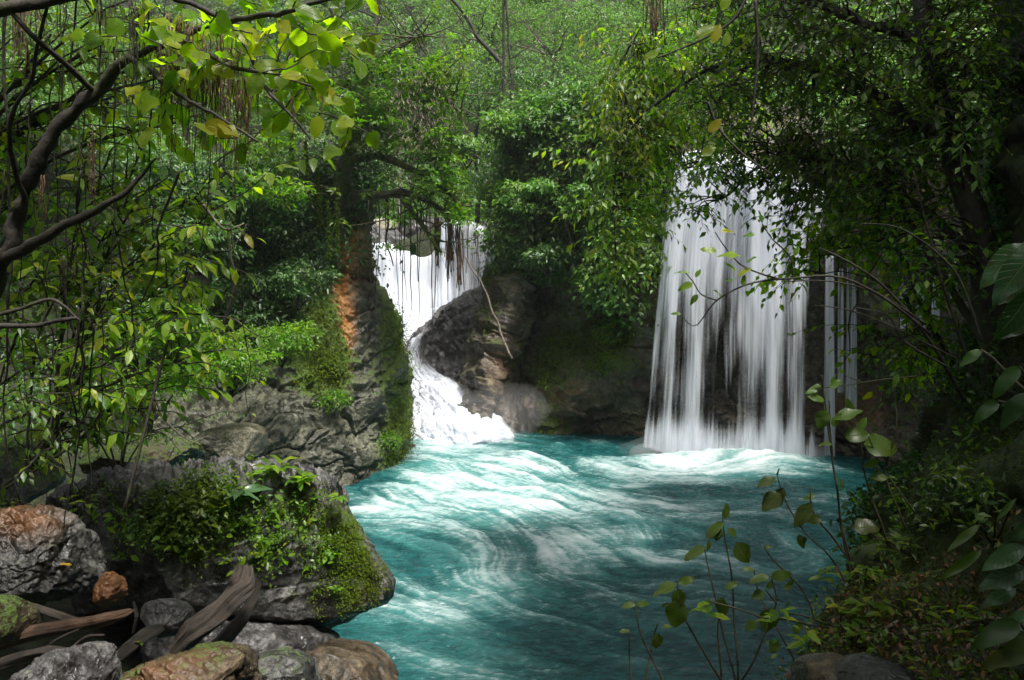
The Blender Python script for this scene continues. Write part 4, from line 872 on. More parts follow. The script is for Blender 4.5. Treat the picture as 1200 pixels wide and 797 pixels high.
# -------- the tree leaning out over the left waterfall
rng = np.random.default_rng(41)
bt = P(392, 262, 19.6); ot = empty('overhanging_tree', bt, 'mossy tree leaning from the left cliff top over the left waterfall, hung with roots', 'tree')
g = Geo(); br_ = [([(396,285,19.6),(392,245,19.4),(400,205,19.2),(418,160,19),(430,100,19),(436,40,19.2)],.24,.08),
 ([(398,236,19.4),(430,228,19),(468,226,18.6),(500,232,18.2),(525,250,18)],.15,.05),
 ([(468,226,18.6),(486,250,18.3),(504,276,18.1),(520,296,18)],.07,.03),
 ([(404,190,19.2),(440,182,18.7),(480,196,18.3),(520,222,18),(548,256,17.8)],.11,.03),
 ([(398,230,19.4),(360,218,18.6),(325,222,17.8),(300,240,17.2)],.10,.03),
 ([(418,150,19),(460,120,18.5),(505,110,18),(540,130,17.6)],.09,.02),([(425,120,19),(380,95,18),(340,100,17),(310,115,16.5)],.08,.02),([(430,80,19),(470,50,18.5),(500,40,18)],.06,.02)]
tips = []
for i, (c, r0, r1) in enumerate(br_):
    pt = path([P(*q) for q in c], 26); pt = pt + np.stack([fbm(pt * 1.3 + i, 3, j) for j in range(3)], -1) * .12
    tube(g, pt, np.linspace(r0, r1, 26), 10, .5); tips += list(pt[6:]) if i else list(pt[12:])
    if i == 0: g.build('trunk', M['bark_mossy'], ot); g = Geo()
tips = np.array(tips)
sub = []
for k in range(120):
    s = tips[rng.integers(len(tips))]; e = s + A(rng.normal() * .8, -abs(rng.normal()) * .5, rng.normal() * .45 + .05); tube(g, wiggle(s, e, 8, .12, rng, .03), np.linspace(.022, .007, 8), 4); sub.append(e)
g.build('branches', M['bark_mossy'], ot)
g = Geo(); cc = []
for px_, py_, Y, rx, rz, n in [(350,120,17,1.1,.6,90),(320,180,16.6,.7,.5,45),(335,225,16.4,.5,.35,26),(420,70,18.6,1.2,.8,110),(470,100,18.2,1.0,.7,110),(500,150,17.8,.8,.8,110),(520,210,17.8,.55,.6,60),(440,150,18.4,.9,.6,80),(535,250,17.8,.3,.35,26),(400,130,18,.7,.6,60),(300,215,16,.4,.25,16),(515,95,18,.6,.5,50),(470,260,18,.3,.12,6)]:
    cc.append(in_ell(rng, int(n * 1.25), P(px_, py_, Y), (rx, .8, rz)))
cc = np.concatenate(cc + [np.array(sub)]); rosettes(g, rng, cc, 8, .17, .30, 2); clumps(g, rng, cc[::7], .25, 40, .10)
g.build('crown', M['leaf_mid'], ot)
g = Geo(); mp = tips[rng.integers(len(tips), size=2600)] + rng.normal(size=(2600, 3)) * .05
leaves(g, rng, mp, A(0, 0, -1) + rng.normal(size=(2600, 3)) * .35, rng.normal(size=(2600, 3)), .05 + .18 * rng.random(2600) ** 2, .012, 2, .2); g.build('hanging_moss', M['moss'], ot)
for i, (px_, y0, y1) in enumerate([(405,130,190),(396,220,292),(384,235,300),(358,165,225),(372,200,262),(340,150,190),(525,230,300)]):
    g = Geo(); pt = wiggle(P(px_, y0, 18.2), P(px_ + rng.normal() * 3, y1, 18.1), 14, .04, rng); tube(g, pt, .014, 4); q = pt[rng.integers(14, size=260)] + rng.normal(size=(260, 3)) * .02
    leaves(g, rng, q, A(0, 0, -1) + rng.normal(size=(260, 3)) * .5, rng.normal(size=(260, 3)), .09, .03, 1); g.build('mossy_strand', M['moss'], ot)
RT = [(437,232,330),(444,232,392),(452,228,300),(461,232,372),(470,230,300),(474,236,352),(481,232,365),(494,240,372),(504,244,398),(511,250,368),(526,262,352),(529,262,332),(534,268,348),(541,270,340),(556,272,345),(560,276,330),(474,360,450),(488,250,330),(516,262,330),(549,262,320),(432,235,300),(466,240,318)]
for px_, y0, y1 in RT:
    g = Geo(); Yr = 18.4 + rng.normal() * .5; tube(g, wiggle(P(px_, y0 if y0 < 350 else 240, Yr), P(px_ + rng.normal() * 4, y1, Yr), 16, .025, rng), np.linspace(.013, .006, 16) * rng.uniform(.7, 1.5), 4); g.build('hanging_root', M['bark_dark'], ot)
for px_, y0, y1, w in [(526,255,330,5),(537,262,345,5),(512,255,318,3)]:
    g = Geo()
    for k in range(12): tube(g, wiggle(P(px_ + rng.normal() * w * .6, y0, 18), P(px_ + rng.normal() * w * .5, y1 - rng.random() * 30, 18), 8, .03, rng), .012, 3)
    g.build('root_bundle', M['root_brown'], ot)
g = Geo(); tube(g, path([P(453,232,18.6), P(455,262,18.5), P(452,282,18.4), P(458,300,18.4), P(461,312,18.4)], 20), np.linspace(.03, .012, 20), 5); g.build('dead_branch', M['bark_dark'], ot)
g = Geo(); tube(g, path([P(478,262,18.2), P(482,282,18.2), P(484,300,18.2)], 8), .01, 4)
g.build('twig', M['stem'], ot); g = Geo(); leaves(g, rng, np.array([P(484,284,18.2)] * 4), A(0, 0, -1) + rng.normal(size=(4, 3)) * .25, rng.normal(size=(4, 3)) * A(1, .2, 1) + A(0, -1.5, 0), .32, .11, 4, .15); g.build('hanging_leaves', M['leaf_dark'], ot)
# dry pale blossom twigs tangled in its right side
g = Geo(); q = in_ell(rng, 420, P(495, 130, 17.2), (.8, .4, .9)); leaves(g, rng, q, A(0, 0, -1) + rng.normal(size=(420, 3)) * .5, rng.normal(size=(420, 3)), .12, .022, 1); g.build('dry_foliage', M['bark_grey'], ot)

rng = np.random.default_rng(45)
for px_, py_, Y, rx, rz, K, mt, lb in [
 (600,150,22.8,.9,.6,20,'leaf_far','grey green shrub high on the rock wall above the arch'),(580,222,23.2,.4,.35,12,'leaf_mid','bright shrub beside the root curtain at the right of the left waterfall'),
 (625,230,22.2,.8,.5,18,'leaf_far','rounded shrub on the wooded wall left of the pale twisted vine'),(690,240,21.6,.7,.5,18,'leaf_far','rounded shrub on the wooded wall right of the pale twisted vine'),
 (655,150,22.6,1.0,.6,22,'leaf_far','wide shrub on top of the wooded wall at the centre'),(720,160,21.8,.8,.6,18,'leaf_mid','fresh green shrub on the wooded wall next to the hanging boughs'),
 (640,300,21.9,.5,.35,12,'leaf_far_dark','dark shrub overhanging the hollow in the centre rock'),(700,330,21.4,.6,.4,14,'leaf_far','drooping shrub at the lower edge of the wooded wall'),
 (720,390,21.4,.4,.35,9,'leaf_mid','light creeper tuft above the yellow brown rock beside the wide waterfall'),(606,290,23.0,.35,.35,9,'leaf_far_dark','small dark shrub at the crook of the rock arch'),
 (545,175,24,.7,.4,14,'leaf_far','hazy shrub between the overhanging tree and the rock wall')]:
    shrub(px_, py_, Y, rx, rz, K, 80, .15, mt, lb, .36)

# ------------------------------------------------------------------ small plants on the craggy boulder
rng = np.random.default_rng(51)
def cover(name, Gs, Ns, mask, n, L, mat, label, off=.02, rad=.06, per=14, W=.6, nseg=2):
    w = np.clip(mask, 0, None).ravel(); i = rng.choice(len(w), n, p=w / w.sum()); N = Ns.reshape(-1, 3)[i]; Pt = Gs.reshape(-1, 3)[i]
    idx = np.repeat(np.arange(n), per); m = len(idx); pos = Pt[idx] + N[idx] * (off * rng.random((m, 1)) * 2) + rng.normal(size=(m, 3)) * rad * .5
    nr = nrmz(N[idx] * .3 + A(0, -.25, 1) + rng.normal(size=(m, 3)) * .35); ax = N[idx] * .4 + rng.normal(size=(m, 3)) * .7; l = L * (.5 + .8 * rng.random(m))
    g = Geo(); leaves(g, rng, pos, ax, nr, l, l * W, nseg, .2, rnd=np.clip(rng.random(n)[idx] * .4 + rng.random(m) * .6, 0, 1))
    return tag(g.build(name, M[mat]), label, 'ground cover', kind='stuff')
front = (BN[..., 1] < .3) * 1.0
def at_surf(Gs, px_, py_):
    """point of a surface nearest to the sight line through a photo position"""
    d = nrmz(P(px_, py_, 5.) - A(0, 0, CAMZ)); v = Gs.reshape(-1, 3) - A(0, 0, CAMZ); t = v @ d; e = np.linalg.norm(v - t[:, None] * d, axis=1) 
    k = np.argsort(e)[:40]; j = k[np.argmin(t[k])]; return Gs.reshape(-1, 3)[j]
mk = sum(w * np.exp(-np.sum(((BG - at_surf(BG, a, b)) / np.array([r, .4, h])) ** 2, -1)) for a, b, r, h, w in
   [(225,590,.32,.20,1),(175,625,.35,.14,.9),(150,600,.2,.15,.5),(325,620,.22,.28,.8),(120,590,.2,.15,.4),(370,650,.25,.15,.5),(260,600,.2,.2,.6),(300,660,.15,.15,.4)])
cover('boulder_plants', BG, BN, (mk * front) ** 1.6, 620, .036, 'leaf_mid', 'mat of small bright green leaves creeping over the craggy boulder', .05, .07, 9)
cover('boulder_herbs', BG, BN, (mk * front) ** 1.2, 110, .075, 'leaf_bright', 'fresh broad leaved herbs among the small leaves on the craggy boulder', .07, .07, 6, .5, 3)
cover('boulder_moss', BG, BN, np.clip(blobs(BG, [(at_surf(BG,410,640),(.35,.5,.5),1),(at_surf(BG,350,590),(.4,.5,.15),.5),(at_surf(BG,430,680),(.2,.4,.2),.8),(at_surf(BG,250,640),(.6,.5,.2),.3)]), 0, 1) ** 2 * front, 1100, .020, 'moss', 'yellow green moss on the right flank of the craggy boulder', .01, .05, 12, .5, 1)
def seedling(px_, py_, Y, n, L, W, mat, label, name='seedling', stems=1, h=.15, surf=None, tilt=.35, group=None, nseg=5, droop=.35):
    b = P(px_, py_, Y) if surf is None else at_surf(surf, px_, py_); t = empty(name, b, label, 'plant', group); g = Geo(); gl = Geo()
    for s in range(stems):
        top_ = b + A(rng.normal() * .05 * stems, -.05, h * (.8 + .4 * rng.random())); tube(g, wiggle(b, top_, 6, .1, rng), .004, 4)
        m = n; a = np.arange(m) * 2.4 + rng.random() * 6; pos = np.repeat(top_[None], m, 0) - A(0, 0, 1) * (rng.random((m, 1)) * h * .5)
        ax = np.stack([np.cos(a), np.sin(a), np.full(m, tilt) + rng.normal(size=m) * .15], -1); l = L * (.7 + .5 * rng.random(m))
        leaves(gl, rng, pos + ax * .01, ax, A(0, 0, 1) + ax * -.2 + rng.normal(size=(m, 3)) * .12, l, l * W, nseg, droop)
    g.build('stem', M['stem'], t); gl.build('foliage', M[mat], t); return t
seedling(284,592,0,7,.23,.36,'leaf_gloss','broad leaved seedling with long drooping leaves in the middle of the craggy boulder', surf=BG, h=.12)
seedling(330,560,0,6,.16,.4,'leaf_wide','bright leafy seedling on the craggy boulder top, right of the broad leaved one', surf=BG, stems=3, h=.14)
seedling(358,572,0,7,.15,.42,'leaf_wide','cluster of broad bright leaves at the right shoulder of the boulder', surf=BG, stems=3, h=.10)
seedling(380,588,0,6,.12,.45,'leaf_mid','lower leafy sprig hanging off the boulder right shoulder', surf=BG, stems=2, h=.06)
seedling(395,655,0,7,.11,.42,'leaf_mid','sprig of pointed leaves on the mossy right flank of the craggy boulder', surf=BG, stems=2, h=.08)
seedling(388,692,0,5,.06,.5,'leaf_mid','tiny sprig hanging low on the right flank of the craggy boulder', surf=BG, stems=2, h=.04)
seedling(200,650,0,7,.11,.40,'leaf_wide','pale green seedling low on the front of the craggy boulder', surf=BG, stems=2, h=.08)
seedling(150,660,0,5,.07,.42,'leaf_wide','small seedling in the shade between the boulder and the rusty stone', surf=BG, stems=2, h=.06)
seedling(75,600,5.6,6,.08,.5,'leaf_mid','small leafy sprig behind the angular rust brown rock', stems=3, h=.12)
seedling(160,755,4.55,2,.05,.5,'leaf_wide','two leaved sprout on the driftwood pile', h=.04)

def single_leaf(name, pos, L, ax, mat, label, group=None, W=.5):
    g = Geo(); leaves(g, rng, np.array([pos]), np.array([ax], float), np.array([[.05, -.25, 1.]]), L, L * W, 5, .12, .25); return tag(g.build(name, M[mat]), label, 'leaf', group)
single_leaf('fallen_leaf', at_surf(B2G, 72, 664) + A(0, -.01, .012), .075, (1, .1, .05), 'leaf_yellow', 'yellow fallen leaf on the angular rust brown rock')
single_leaf('fallen_leaf', at_surf(BG, 155, 572) + A(0, -.01, .012), .06, (1, .2, .05), 'leaf_yellow', 'orange yellow fallen leaf on the grey top of the craggy boulder')

# ------------------------------------------------------------------ left bank: leafy shrubs with arching branches, slanting tree, hanging roots
def twig_leaves(gw, gl, rng, a, b, L, W, step, r=.005, nseg=3, droop=.3, sag=.08, hang=.4, skip=.15):
    n = max(5, int(np.linalg.norm(np.asarray(b) - a) / step) + 1); pt = wiggle(a, b, n, .06, rng, -sag)
    tube(gw, pt, np.linspace(r * 1.6, r * .5, n), 4); k = np.arange(int(n * skip), n); d = nrmz(np.gradient(pt, axis=0))[k]
    side = nrmz(np.cross(d, A(0, 0, 1)) + 1e-6) * np.where(k % 2, 1, -1)[:, None]
    pos = pt[k]; ax = side * .75 + d * .55 - A(0, 0, hang) + rng.normal(size=(len(k), 3)) * .22; l = L * (.4 + .85 * rng.random(len(k)))
    leaves(gl, rng, pos + ax * .01, ax, A(0, -.15, 1) + rng.normal(size=(len(k), 3)) * .3, l, l * W, nseg, droop)
    return pt
def arching(name, base, ends, L, W, mat, label, rng, twigs=5, r=.012, nseg=3, step=.06, bow=.35, tl=.45, cat='shrub', bark='bark_dark', hang=.45):
    t = empty(name, base, label, cat); gw, gl = Geo(), Geo()
    for e in ends:
        e = np.asarray(e, float); mid = (base + e) / 2 + A(0, 0, bow * np.linalg.norm(e - base) * .5) + rng.normal(size=3) * .08
        pt = path([base, mid, e], 24); tube(gw, pt, np.linspace(r, r * .35, 24), 6)
        for k in range(twigs):
            i = rng.integers(7, 24); d = nrmz(pt[min(i + 1, 23)] - pt[i - 1]); q = pt[i] + (d * .6 + rng.normal(size=3) * .55 * A(1, .8, .6) - A(0, 0, .15)) * tl * (.6 + .7 * rng.random())
            twig_leaves(gw, gl, rng, pt[i], q, L, W, step, nseg=nseg, hang=hang)
        twig_leaves(gw, gl, rng, pt[14], pt[23] + nrmz(pt[23] - pt[20]) * .15 - A(0, 0, .05), L, W, step, nseg=nseg, hang=hang)
    gw.build('stem', M[bark], t); gl.build('foliage', M[mat], t); return t
rng = np.random.default_rng(61)
E = lambda *l: [P(*q) for q in l]
arching('arching_shrub', P(60,520,6.4), E((228,232,6.0),(200,205,6.2),(170,165,6.3),(235,262,5.7),(190,300,5.8),(130,180,6.4),(215,330,5.6),(100,190,6.3),(150,250,5.9)), .135, .44, 'leaf_wide', 'large arching shrub with lit drooping leaves reaching to the dark gap', rng, 13)
arching('arching_shrub', P(30,560,5.8), E((205,425,5.6),(175,395,5.5),(190,365,5.7),(140,330,5.6),(215,440,5.9),(120,380,5.3),(90,320,5.6),(150,455,5.4)), .115, .46, 'leaf_wide', 'arching shrub with yellow green drooping leaves above the mossy cushion rock', rng, 12)
arching('arching_shrub', P(-60,540,6.8), E((40,170,6.8),(80,200,7),(20,230,6.5),(60,280,6.3),(-20,200,6.4),(30,340,6.1),(100,270,6.8)), .14, .5, 'leaf_wide', 'pale leaved shrub behind the slanting trunk at the left edge', rng, 12)
arching('arching_shrub', P(-40,600,5.4), E((60,420,5.4),(20,390,5.2),(90,470,5.5),(40,470,5.1),(110,500,5.6),(70,520,5.3)), .075, .5, 'leaf_mid', 'fine leaved shrub above the dark mossy rock at the left edge', rng, 8, nseg=2, step=.04)
arching('arching_shrub', P(140,560,9.0), E((170,470,8.6),(110,460,8.6),(215,500,9.0),(90,500,8.4),(190,440,9.2),(140,430,9)), .07, .5, 'leaf_mid', 'low fine leaved shrub hanging over the mossy cushion rock', rng, 8, nseg=2, step=.04)
# slanting dark tree in front
st_ = empty('slanting_tree', P(-30, 345, 4.0), 'dark slanting tree crossing the upper left, with broad lime leaves and hanging brown roots', 'tree')
g = Geo(); pt = path(E((-40,420,4.1),(0,305,4.0),(30,235,3.95),(62,165,3.9),(108,105,3.85),(150,66,3.8),(205,45,3.8),(255,30,3.9)), 60); pt += np.stack([fbm(pt * 5, 3, j) for j in range(3)], -1) * .03
tube(g, pt, np.interp(np.linspace(0, 1, 60), [0, .2, .6, .8, 1], [.05, .034, .028, .021, .010]), 16, .9); g.build('trunk', M['bark_dark'], st_)
limb = [([(0,308,4.0),(40,285,3.9),(80,262,3.85),(130,238,3.8),(160,215,3.8),(185,185,3.8)],.034,.004),([(150,66,3.8),(180,85,3.7),(210,110,3.6),(240,128,3.5),(300,165,3.4)],.016,.005),([(205,45,3.8),(260,75,3.6),(310,85,3.5),(380,102,3.45)],.014,.004),
 ([(205,0,3.6),(245,15,3.6),(280,45,3.6),(310,100,3.5),(345,140,3.4),(365,166,3.4)],.013,.004),([(180,5,3.8),(162,20,3.8),(155,45,3.8)],.012,.008),([(-10,15,3.5),(60,0,3.5),(140,-20,3.5)],.03,.02),([(250,30,3.9),(300,20,3.7),(350,12,3.5),(400,-5,3.4)],.016,.006),
 ([(0,372,3.7),(60,352,3.7),(92,378,3.7)],.010,.006),([(-10,385,3.6),(40,380,3.6),(90,376,3.6)],.014,.008),([(108,105,3.85),(60,60,3.6),(20,20,3.5),(-20,-10,3.5)],.016,.006),([(30,235,3.95),(10,160,3.7),(40,80,3.6),(60,-10,3.5)],.014,.006)]
g = Geo(); tw = []
for c, r0, r1 in limb:
    q = path(E(*c), 30); q += np.stack([fbm(q * 6 + 3, 3, j) for j in range(3)], -1) * .02; tube(g, q, np.linspace(r0, r1, 30), 7, .3); tw.append(q)
gl = Geo()
for cx_, cz_, rx, rz, n in [(330,50,70,50,20),(350,110,45,40,12),(265,60,50,50,16),(215,110,40,40,10),(385,20,30,25,6),(205,60,50,50,9),(300,25,60,25,10),(240,150,40,20,4),(180,20,60,30,9)]:
    for k in range(n):
        s = P(cx_ + rng.normal() * rx * .6, cz_ + rng.normal() * rz * .6, 3.5 + rng.random() * .7); e = s + A(rng.normal() * .12, -.04 + rng.normal() * .05, -.03 + rng.normal() * .1)
        tube(g, wiggle(s, e, 6, .1, rng), .0035, 4); m = 3
        ax = nrmz(e - s) * .5 + rng.normal(size=(m, 3)) * .5 - A(0, 0, .25); leaves(gl, rng, np.linspace(s, e, m), ax, A(0, -.7, .6) + rng.normal(size=(m, 3)) * .4, .085 + .045 * rng.random(m), .066 + .03 * rng.random(m), 5, .2, .2)
for px_, py_, an, L in [(328,90,5,.10),(228,275-130,-20,.12),(255,290-145,-30,.11),(385,38,0,.10),(402,46,0,.09),(365,165-85,-60,.13),(355,85,-10,.12),(240,145,-20,.13),(165,172,60,.10),(345,8,-20,.12)]:
    a = math.radians(an); leaves(gl, rng, np.array([P(px_, py_, 3.4)]), np.array([[math.cos(a), 0, math.sin(a)]]), np.array([[.1, -.8, .6]]), L, L * .62, 6, .1, .15)
g.build('branches', M['bark_dark'], st_); gl.build('crown', M['leaf_lime'], st_)
def bundle(px_, y0, y1, w, n, Y, mat='root_brown', r=.0024):
    g = Geo()
    for k in range(int(n * .6)):
        x = px_ + rng.normal() * w; x = x + .6 * w * math.sin(x * 1.3); e = y0 + (y1 - y0) * (.3 + .8 * rng.random()); tube(g, wiggle(P(x, y0 + rng.random() ** 2 * 60 - 5, Y + rng.normal() * .05), P(px_ + (x - px_) * .6 + rng.normal() * 2, e, Y + rng.normal() * .03), 12, .06, rng), np.linspace(r, r * .4, 12), 3)
    g.build('hanging_roots', M[mat], st_)
for a in [(24,0,95,5,60,3.9),(45,0,60,4,20,3.9),(165,0,150,10,50,3.7),(195,20,190,9,60,3.7),(222,30,170,10,60,3.7),(258,40,200,9,70,3.7),(275,60,235,5,40,3.8),(288,95,180,4,50,3.7),(240,60,215,6,40,3.7),(120,0,110,14,26,3.9),(68,0,60,10,24,3.9),(302,60,130,4,18,3.6),(205,120,200,3,14,3.7),(343,110,160,2,10,3.4),(50,210,280,3,16,3.8),(108,150,280,3,14,3.9)]: bundle(*a[:5], a[5], 'root_brown' if a[0] not in (165, 120, 68, 240) else 'bark_dark')
# lime leaves of a second tree just behind, backlight put into their colour
arching('leafy_tree', P(-160,380,6.2), E((60,40,5.6),(120,60,5.8),(160,30,5.4),(30,90,5.8),(190,90,5.6),(90,110,6),(0,50,5.5),(140,110,6),(50,130,5.9),(220,140,5.7),(250,40,5.6),(110,20,5.4)), .10, .5, 'leaf_lime', 'tree with lime leaves, coloured bright as if backlit, behind the slanting dark trunk', rng, 9, .02, bow=.25, tl=.6, cat='tree', step=.07)
# thin vines hanging all over the left side
VS_ = [(8,0,20,560),(30,40,62,420),(52,0,48,330),(75,60,62,560),(88,0,95,300),(100,120,82,520),(60,380,85,600),(118,0,112,200),(128,30,130,330),(138,280,160,410),(75,300,100,560),(22,330,50,590),(150,0,152,160),(40,400,95,570),(180,80,176,250),(200,0,232,200),(110,380,75,560),(5,200,30,540),(245,150,232,330),(270,260,290,460),(62,100,66,330),(92,360,70,590),(95,200,90,440),(120,330,112,500),(36,120,20,300),(210,200,160,330)]
for i, (x0, y0, x1, y1) in enumerate(VS_):
    Y = 3.9 + (i % 7) * .25; g = Geo(); tube(g, wiggle(P(x0, y0 - (60 if y0 < 5 else 0), Y), P(x1 + 4, y1 + 30, Y + .4), 40, .06, rng), np.linspace(1, .45, 40) * (.0035 + .0035 * rng.random() * (1 + (i % 5 == 0))), 5, .3)
    tag(g.build('hanging_vine', M['bark_dark']), 'thin dark vine hanging among the others over the left bank', 'vine', 'thin vines hanging over the left bank')
for i, (c, lb) in enumerate([([(145,600,5.2),(220,325,5.6),(270,292,5.8),(290,262,5.9)],'long thin bare branch curving up in front of the dark gap'),([(178,455,7),(192,490,7),(215,512,7),(232,520,7)],'thin bare root arching down to the pale flat boulder'),([(238,240,5.5),(262,268,5.6),(286,262,5.7)],'short bare twig tipped over the dark gap'),([(262,380,9),(275,330,9),(268,285,9),(276,230,9)],'dark stem standing in front of the bright ledge shrub')]):
    g = Geo(); q = path(E(*c), 30); tube(g, q, np.linspace(.013, .004, 30) * (1 + (i == 3)), 5); tag(g.build('bare_branch', M['bark_grey' if i in (1, 2) else 'bark_dark']), lb, 'branch')

# ------------------------------------------------------------------ right bank: dark tree, its boughs, plants
rng = np.random.default_rng(71)
def leafy_tree(name, base, limbs, regions, L, W, mat, label, lr=.05, bark='bark_dark', tl=.4, step=.055, hang=.35, nseg=2, cat='tree', conn=.5):
    t = empty(name, base, label, cat); g = Geo(); pts = []
    for i, (c, r0, r1) in enumerate(limbs):
        q = path(E(*c), 30); q += np.stack([fbm(q * 2.5 + i, 3, j) for j in range(3)], -1) * .05; tube(g, q, np.linspace(r0, r1, 30), 9 if r0 > .04 else 6, .4); pts.append(q)
        if i == 0: g.build('trunk', M[bark], t); g = Geo()
    pts = np.concatenate(pts); gl = Geo()
    for cx_, cy_, rx, ry, Y, dY, n in regions:
        for k in range(n):
            a = rng.random() * 6.283; q = rng.random() ** .5; s = P(cx_ + math.cos(a) * q * rx, cy_ + math.sin(a) * q * ry, Y + dY * (rng.random() - .5) * 2)
            if rng.random() < conn:
                j = np.argmin(np.linalg.norm(pts - s, axis=1)); o = pts[j]
                if np.linalg.norm(o - s) < 2.2: tube(g, wiggle(o, s, 8, .10, rng, -.05), np.linspace(.010, .004, 8), 4)
            e = s + A(rng.normal() * .8, rng.normal() * .6, -.25 + rng.normal() * .45) * tl; twig_leaves(g, gl, rng, s, e, L, W, step, .003, nseg, .25, .05, hang, .0)
    g.build('branches', M[bark], t); gl.build('crown', M[mat], t); return t
leafy_tree('overhanging_tree', P(1190,560,5.6), [
   ([(1200,620,5.6),(1175,430,5.8),(1150,300,6.0),(1120,180,6.3),(1090,60,6.6),(1070,-80,7)],.14,.06),
   ([(1120,180,6.3),(1040,120,6.8),(960,80,7.4),(880,70,8.0),(800,100,8.6),(740,150,9)],.05,.012),
   ([(1150,300,6.0),(1060,230,6.6),(980,190,7.2),(900,190,7.8),(850,230,8)],.04,.010),
   ([(1090,60,6.6),(1000,20,7),(900,-10,7.5),(820,10,8)],.05,.012),
   ([(1175,430,5.8),(1110,330,6.2),(1060,240,6.6),(1030,150,7),(1000,60,7.2)],.035,.012),
   ([(880,70,8.0),(840,130,8.3),(820,190,8.3)],.02,.006)],
  [(960,40,120,60,7.3,.8,170),(1040,90,90,80,6.8,.7,200),(900,130,80,50,7.6,.6,130),(980,190,70,50,7.2,.6,130),(840,80,60,60,8.2,.6,90),(1060,190,60,70,6.6,.5,120),(900,195,75,26,7.6,.4,80),(940,215,30,22,7.6,.3,30),(830,215,40,35,8.0,.3,26),(1130,80,60,110,6.2,.5,180),(1030,270,40,25,6.8,.5,26),(1110,300,50,50,6.0,.4,60),(870,10,80,30,7.6,.6,90)],
  .085, .5, 'leaf_mid', 'dark tree overhanging the wide waterfall, its boughs reaching in from the right bank')
leafy_tree('hanging_tree', P(905,135,12.6), [
   ([(900,140,12.6),(850,90,12.2),(800,90,11.8),(750,120,11.4)],.06,.02),([(800,90,11.8),(770,60,11.5),(740,50,11)],.03,.01),([(750,120,11.4),(725,180,11),(718,250,10.8),(722,300,10.8)],.02,.008),([(850,90,12.2),(820,140,11.8),(790,170,11.6)],.02,.008),([(850,90,12.2),(880,30,12),(860,-20,12)],.03,.01)],
  [(755,120,40,60,11.3,.5,130),(740,200,32,50,11,.4,120),(728,280,20,45,10.9,.3,60),(790,90,50,50,11.6,.5,120),(800,170,45,30,11.5,.4,70),(760,60,40,35,11.3,.4,60),(850,110,50,60,12,.4,90),(770,200,20,40,11.2,.3,36),(730,130,16,40,10.8,.3,30)],
  .13, .46, 'leaf_bright', 'bright green leafy boughs hanging down left of the wide waterfall', tl=.5, step=.08, hang=.55)
leafy_tree('leafy_sapling', P(1120,420,7.6), [([(1120,440,7.6),(1080,360,7.6),(1050,290,7.7),(1010,240,7.8),(960,230,8)],.03,.01),([(1080,360,7.6),(1020,330,7.6),(960,320,7.7)],.012,.004),([(1050,290,7.7),(990,290,7.8),(940,290,7.9)],.012,.004)],
  [(985,275,45,30,7.8,.3,60),(1040,250,50,40,7.6,.4,60),(940,300,25,22,7.9,.2,18),(1070,330,40,40,7.4,.3,34),(1020,400,30,30,7.4,.3,5),(1080,400,30,50,7.2,.3,40)], .10, .55, 'leaf_lime', 'sapling with lit lime green leaves beside the thin falls', tl=.35, step=.07, nseg=3)
# hanging brown roots and large leaves at the top of the big bough
g = Geo()
for k in range(26): x = 770 + rng.normal() * 9; tube(g, wiggle(P(x, -20, 6), P(x + rng.normal() * 3, 10 + rng.random() * 45, 6), 8, .03, rng), .004, 3)
tag(g.build('hanging_roots', M['root_brown']), 'fringe of thin brown roots hanging at the top above the wide waterfall', 'roots')
wt = empty('broad_leaf_branch', P(880,-20,5.2), 'thin branch with large broad green and yellowing leaves above the wide waterfall', 'branch'); g = Geo(); gl = Geo()
for c in [[(880,-20,5.2),(862,20,5.2),(825,45,5.2),(770,68,5.2)],[(885,0,5.2),(888,60,5.2),(882,130,5.2),(878,170,5.2)],[(830,120,5.2),(842,150,5.2),(870,180,5.2),(905,205,5.2)]]: tube(g, path(E(*c), 20), np.linspace(.012, .005, 20), 5)
for px_, py_, an, L, y in [(815,45,35,.16,0),(835,50,70,.13,1),(850,55,80,.10,0),(828,0,80,.10,1),(830,155,45,.12,1),(822,182,30,.11,0),(770,62,200,.10,0),(845,12,60,.12,0),(800,70,-50,.1,0)]:
    a = math.radians(an); (gl if not y else gl).n; leaves(gl, rng, np.array([P(px_, py_, 5.1)]), np.array([[math.cos(a), 0, math.sin(a)]]), np.array([[.2, -.7, .6]]), L, L * .55, 6, .12, .2, rnd=np.array([1.0 if y else .6]))
g.build('twig', M['bark_dark'], wt); gl.build('foliage', M['leaf_lime'], wt)
# the arching bough in front of the wide fall
ab = empty('arching_branch', P(1085,385,5.0), 'bare arching branch with sparse broad leaves crossing in front of the wide waterfall', 'branch'); g = Geo(); gl = Geo()
for c, r0, r1 in [([(1090,392,5.0),(1040,352,4.9),(985,325,4.8),(930,326,4.8),(880,332,4.8),(840,352,4.8),(815,382,4.8),(797,368,4.8)],.009,.003),([(1085,380,5.0),(1030,345,4.95),(975,330,4.9),(920,330,4.9)],.007,.003),([(920,328,4.8),(895,322,4.8),(868,310,4.8),(850,290,4.8),(838,272,4.8)],.006,.003),([(930,326,4.8),(925,300,4.8),(905,280,4.8),(893,262,4.8)],.006,.003),([(840,352,4.8),(822,345,4.8),(812,330,4.8),(802,318,4.8)],.005,.003),
   ([(1130,470,5.2),(1090,400,5.1),(1040,340,5.1),(1000,310,5.1),(960,290,5.2)],.014,.004),([(1110,430,5.0),(1060,400,5),(1040,370,5.0),(1000,360,5.0)],.008,.003),([(1140,440,5.2),(1110,350,5.2),(1090,280,5.2),(1070,200,5.2)],.012,.004),([(1120,420,5),(1050,385,5),(1000,365,5),(960,358,5)],.006,.003),([(1150,400,5),(1120,320,5.1),(1060,270,5.2),(1010,262,5.3)],.01,.004)]: tube(g, path(E(*c), 26), np.linspace(r0, r1, 26), 6, .3)
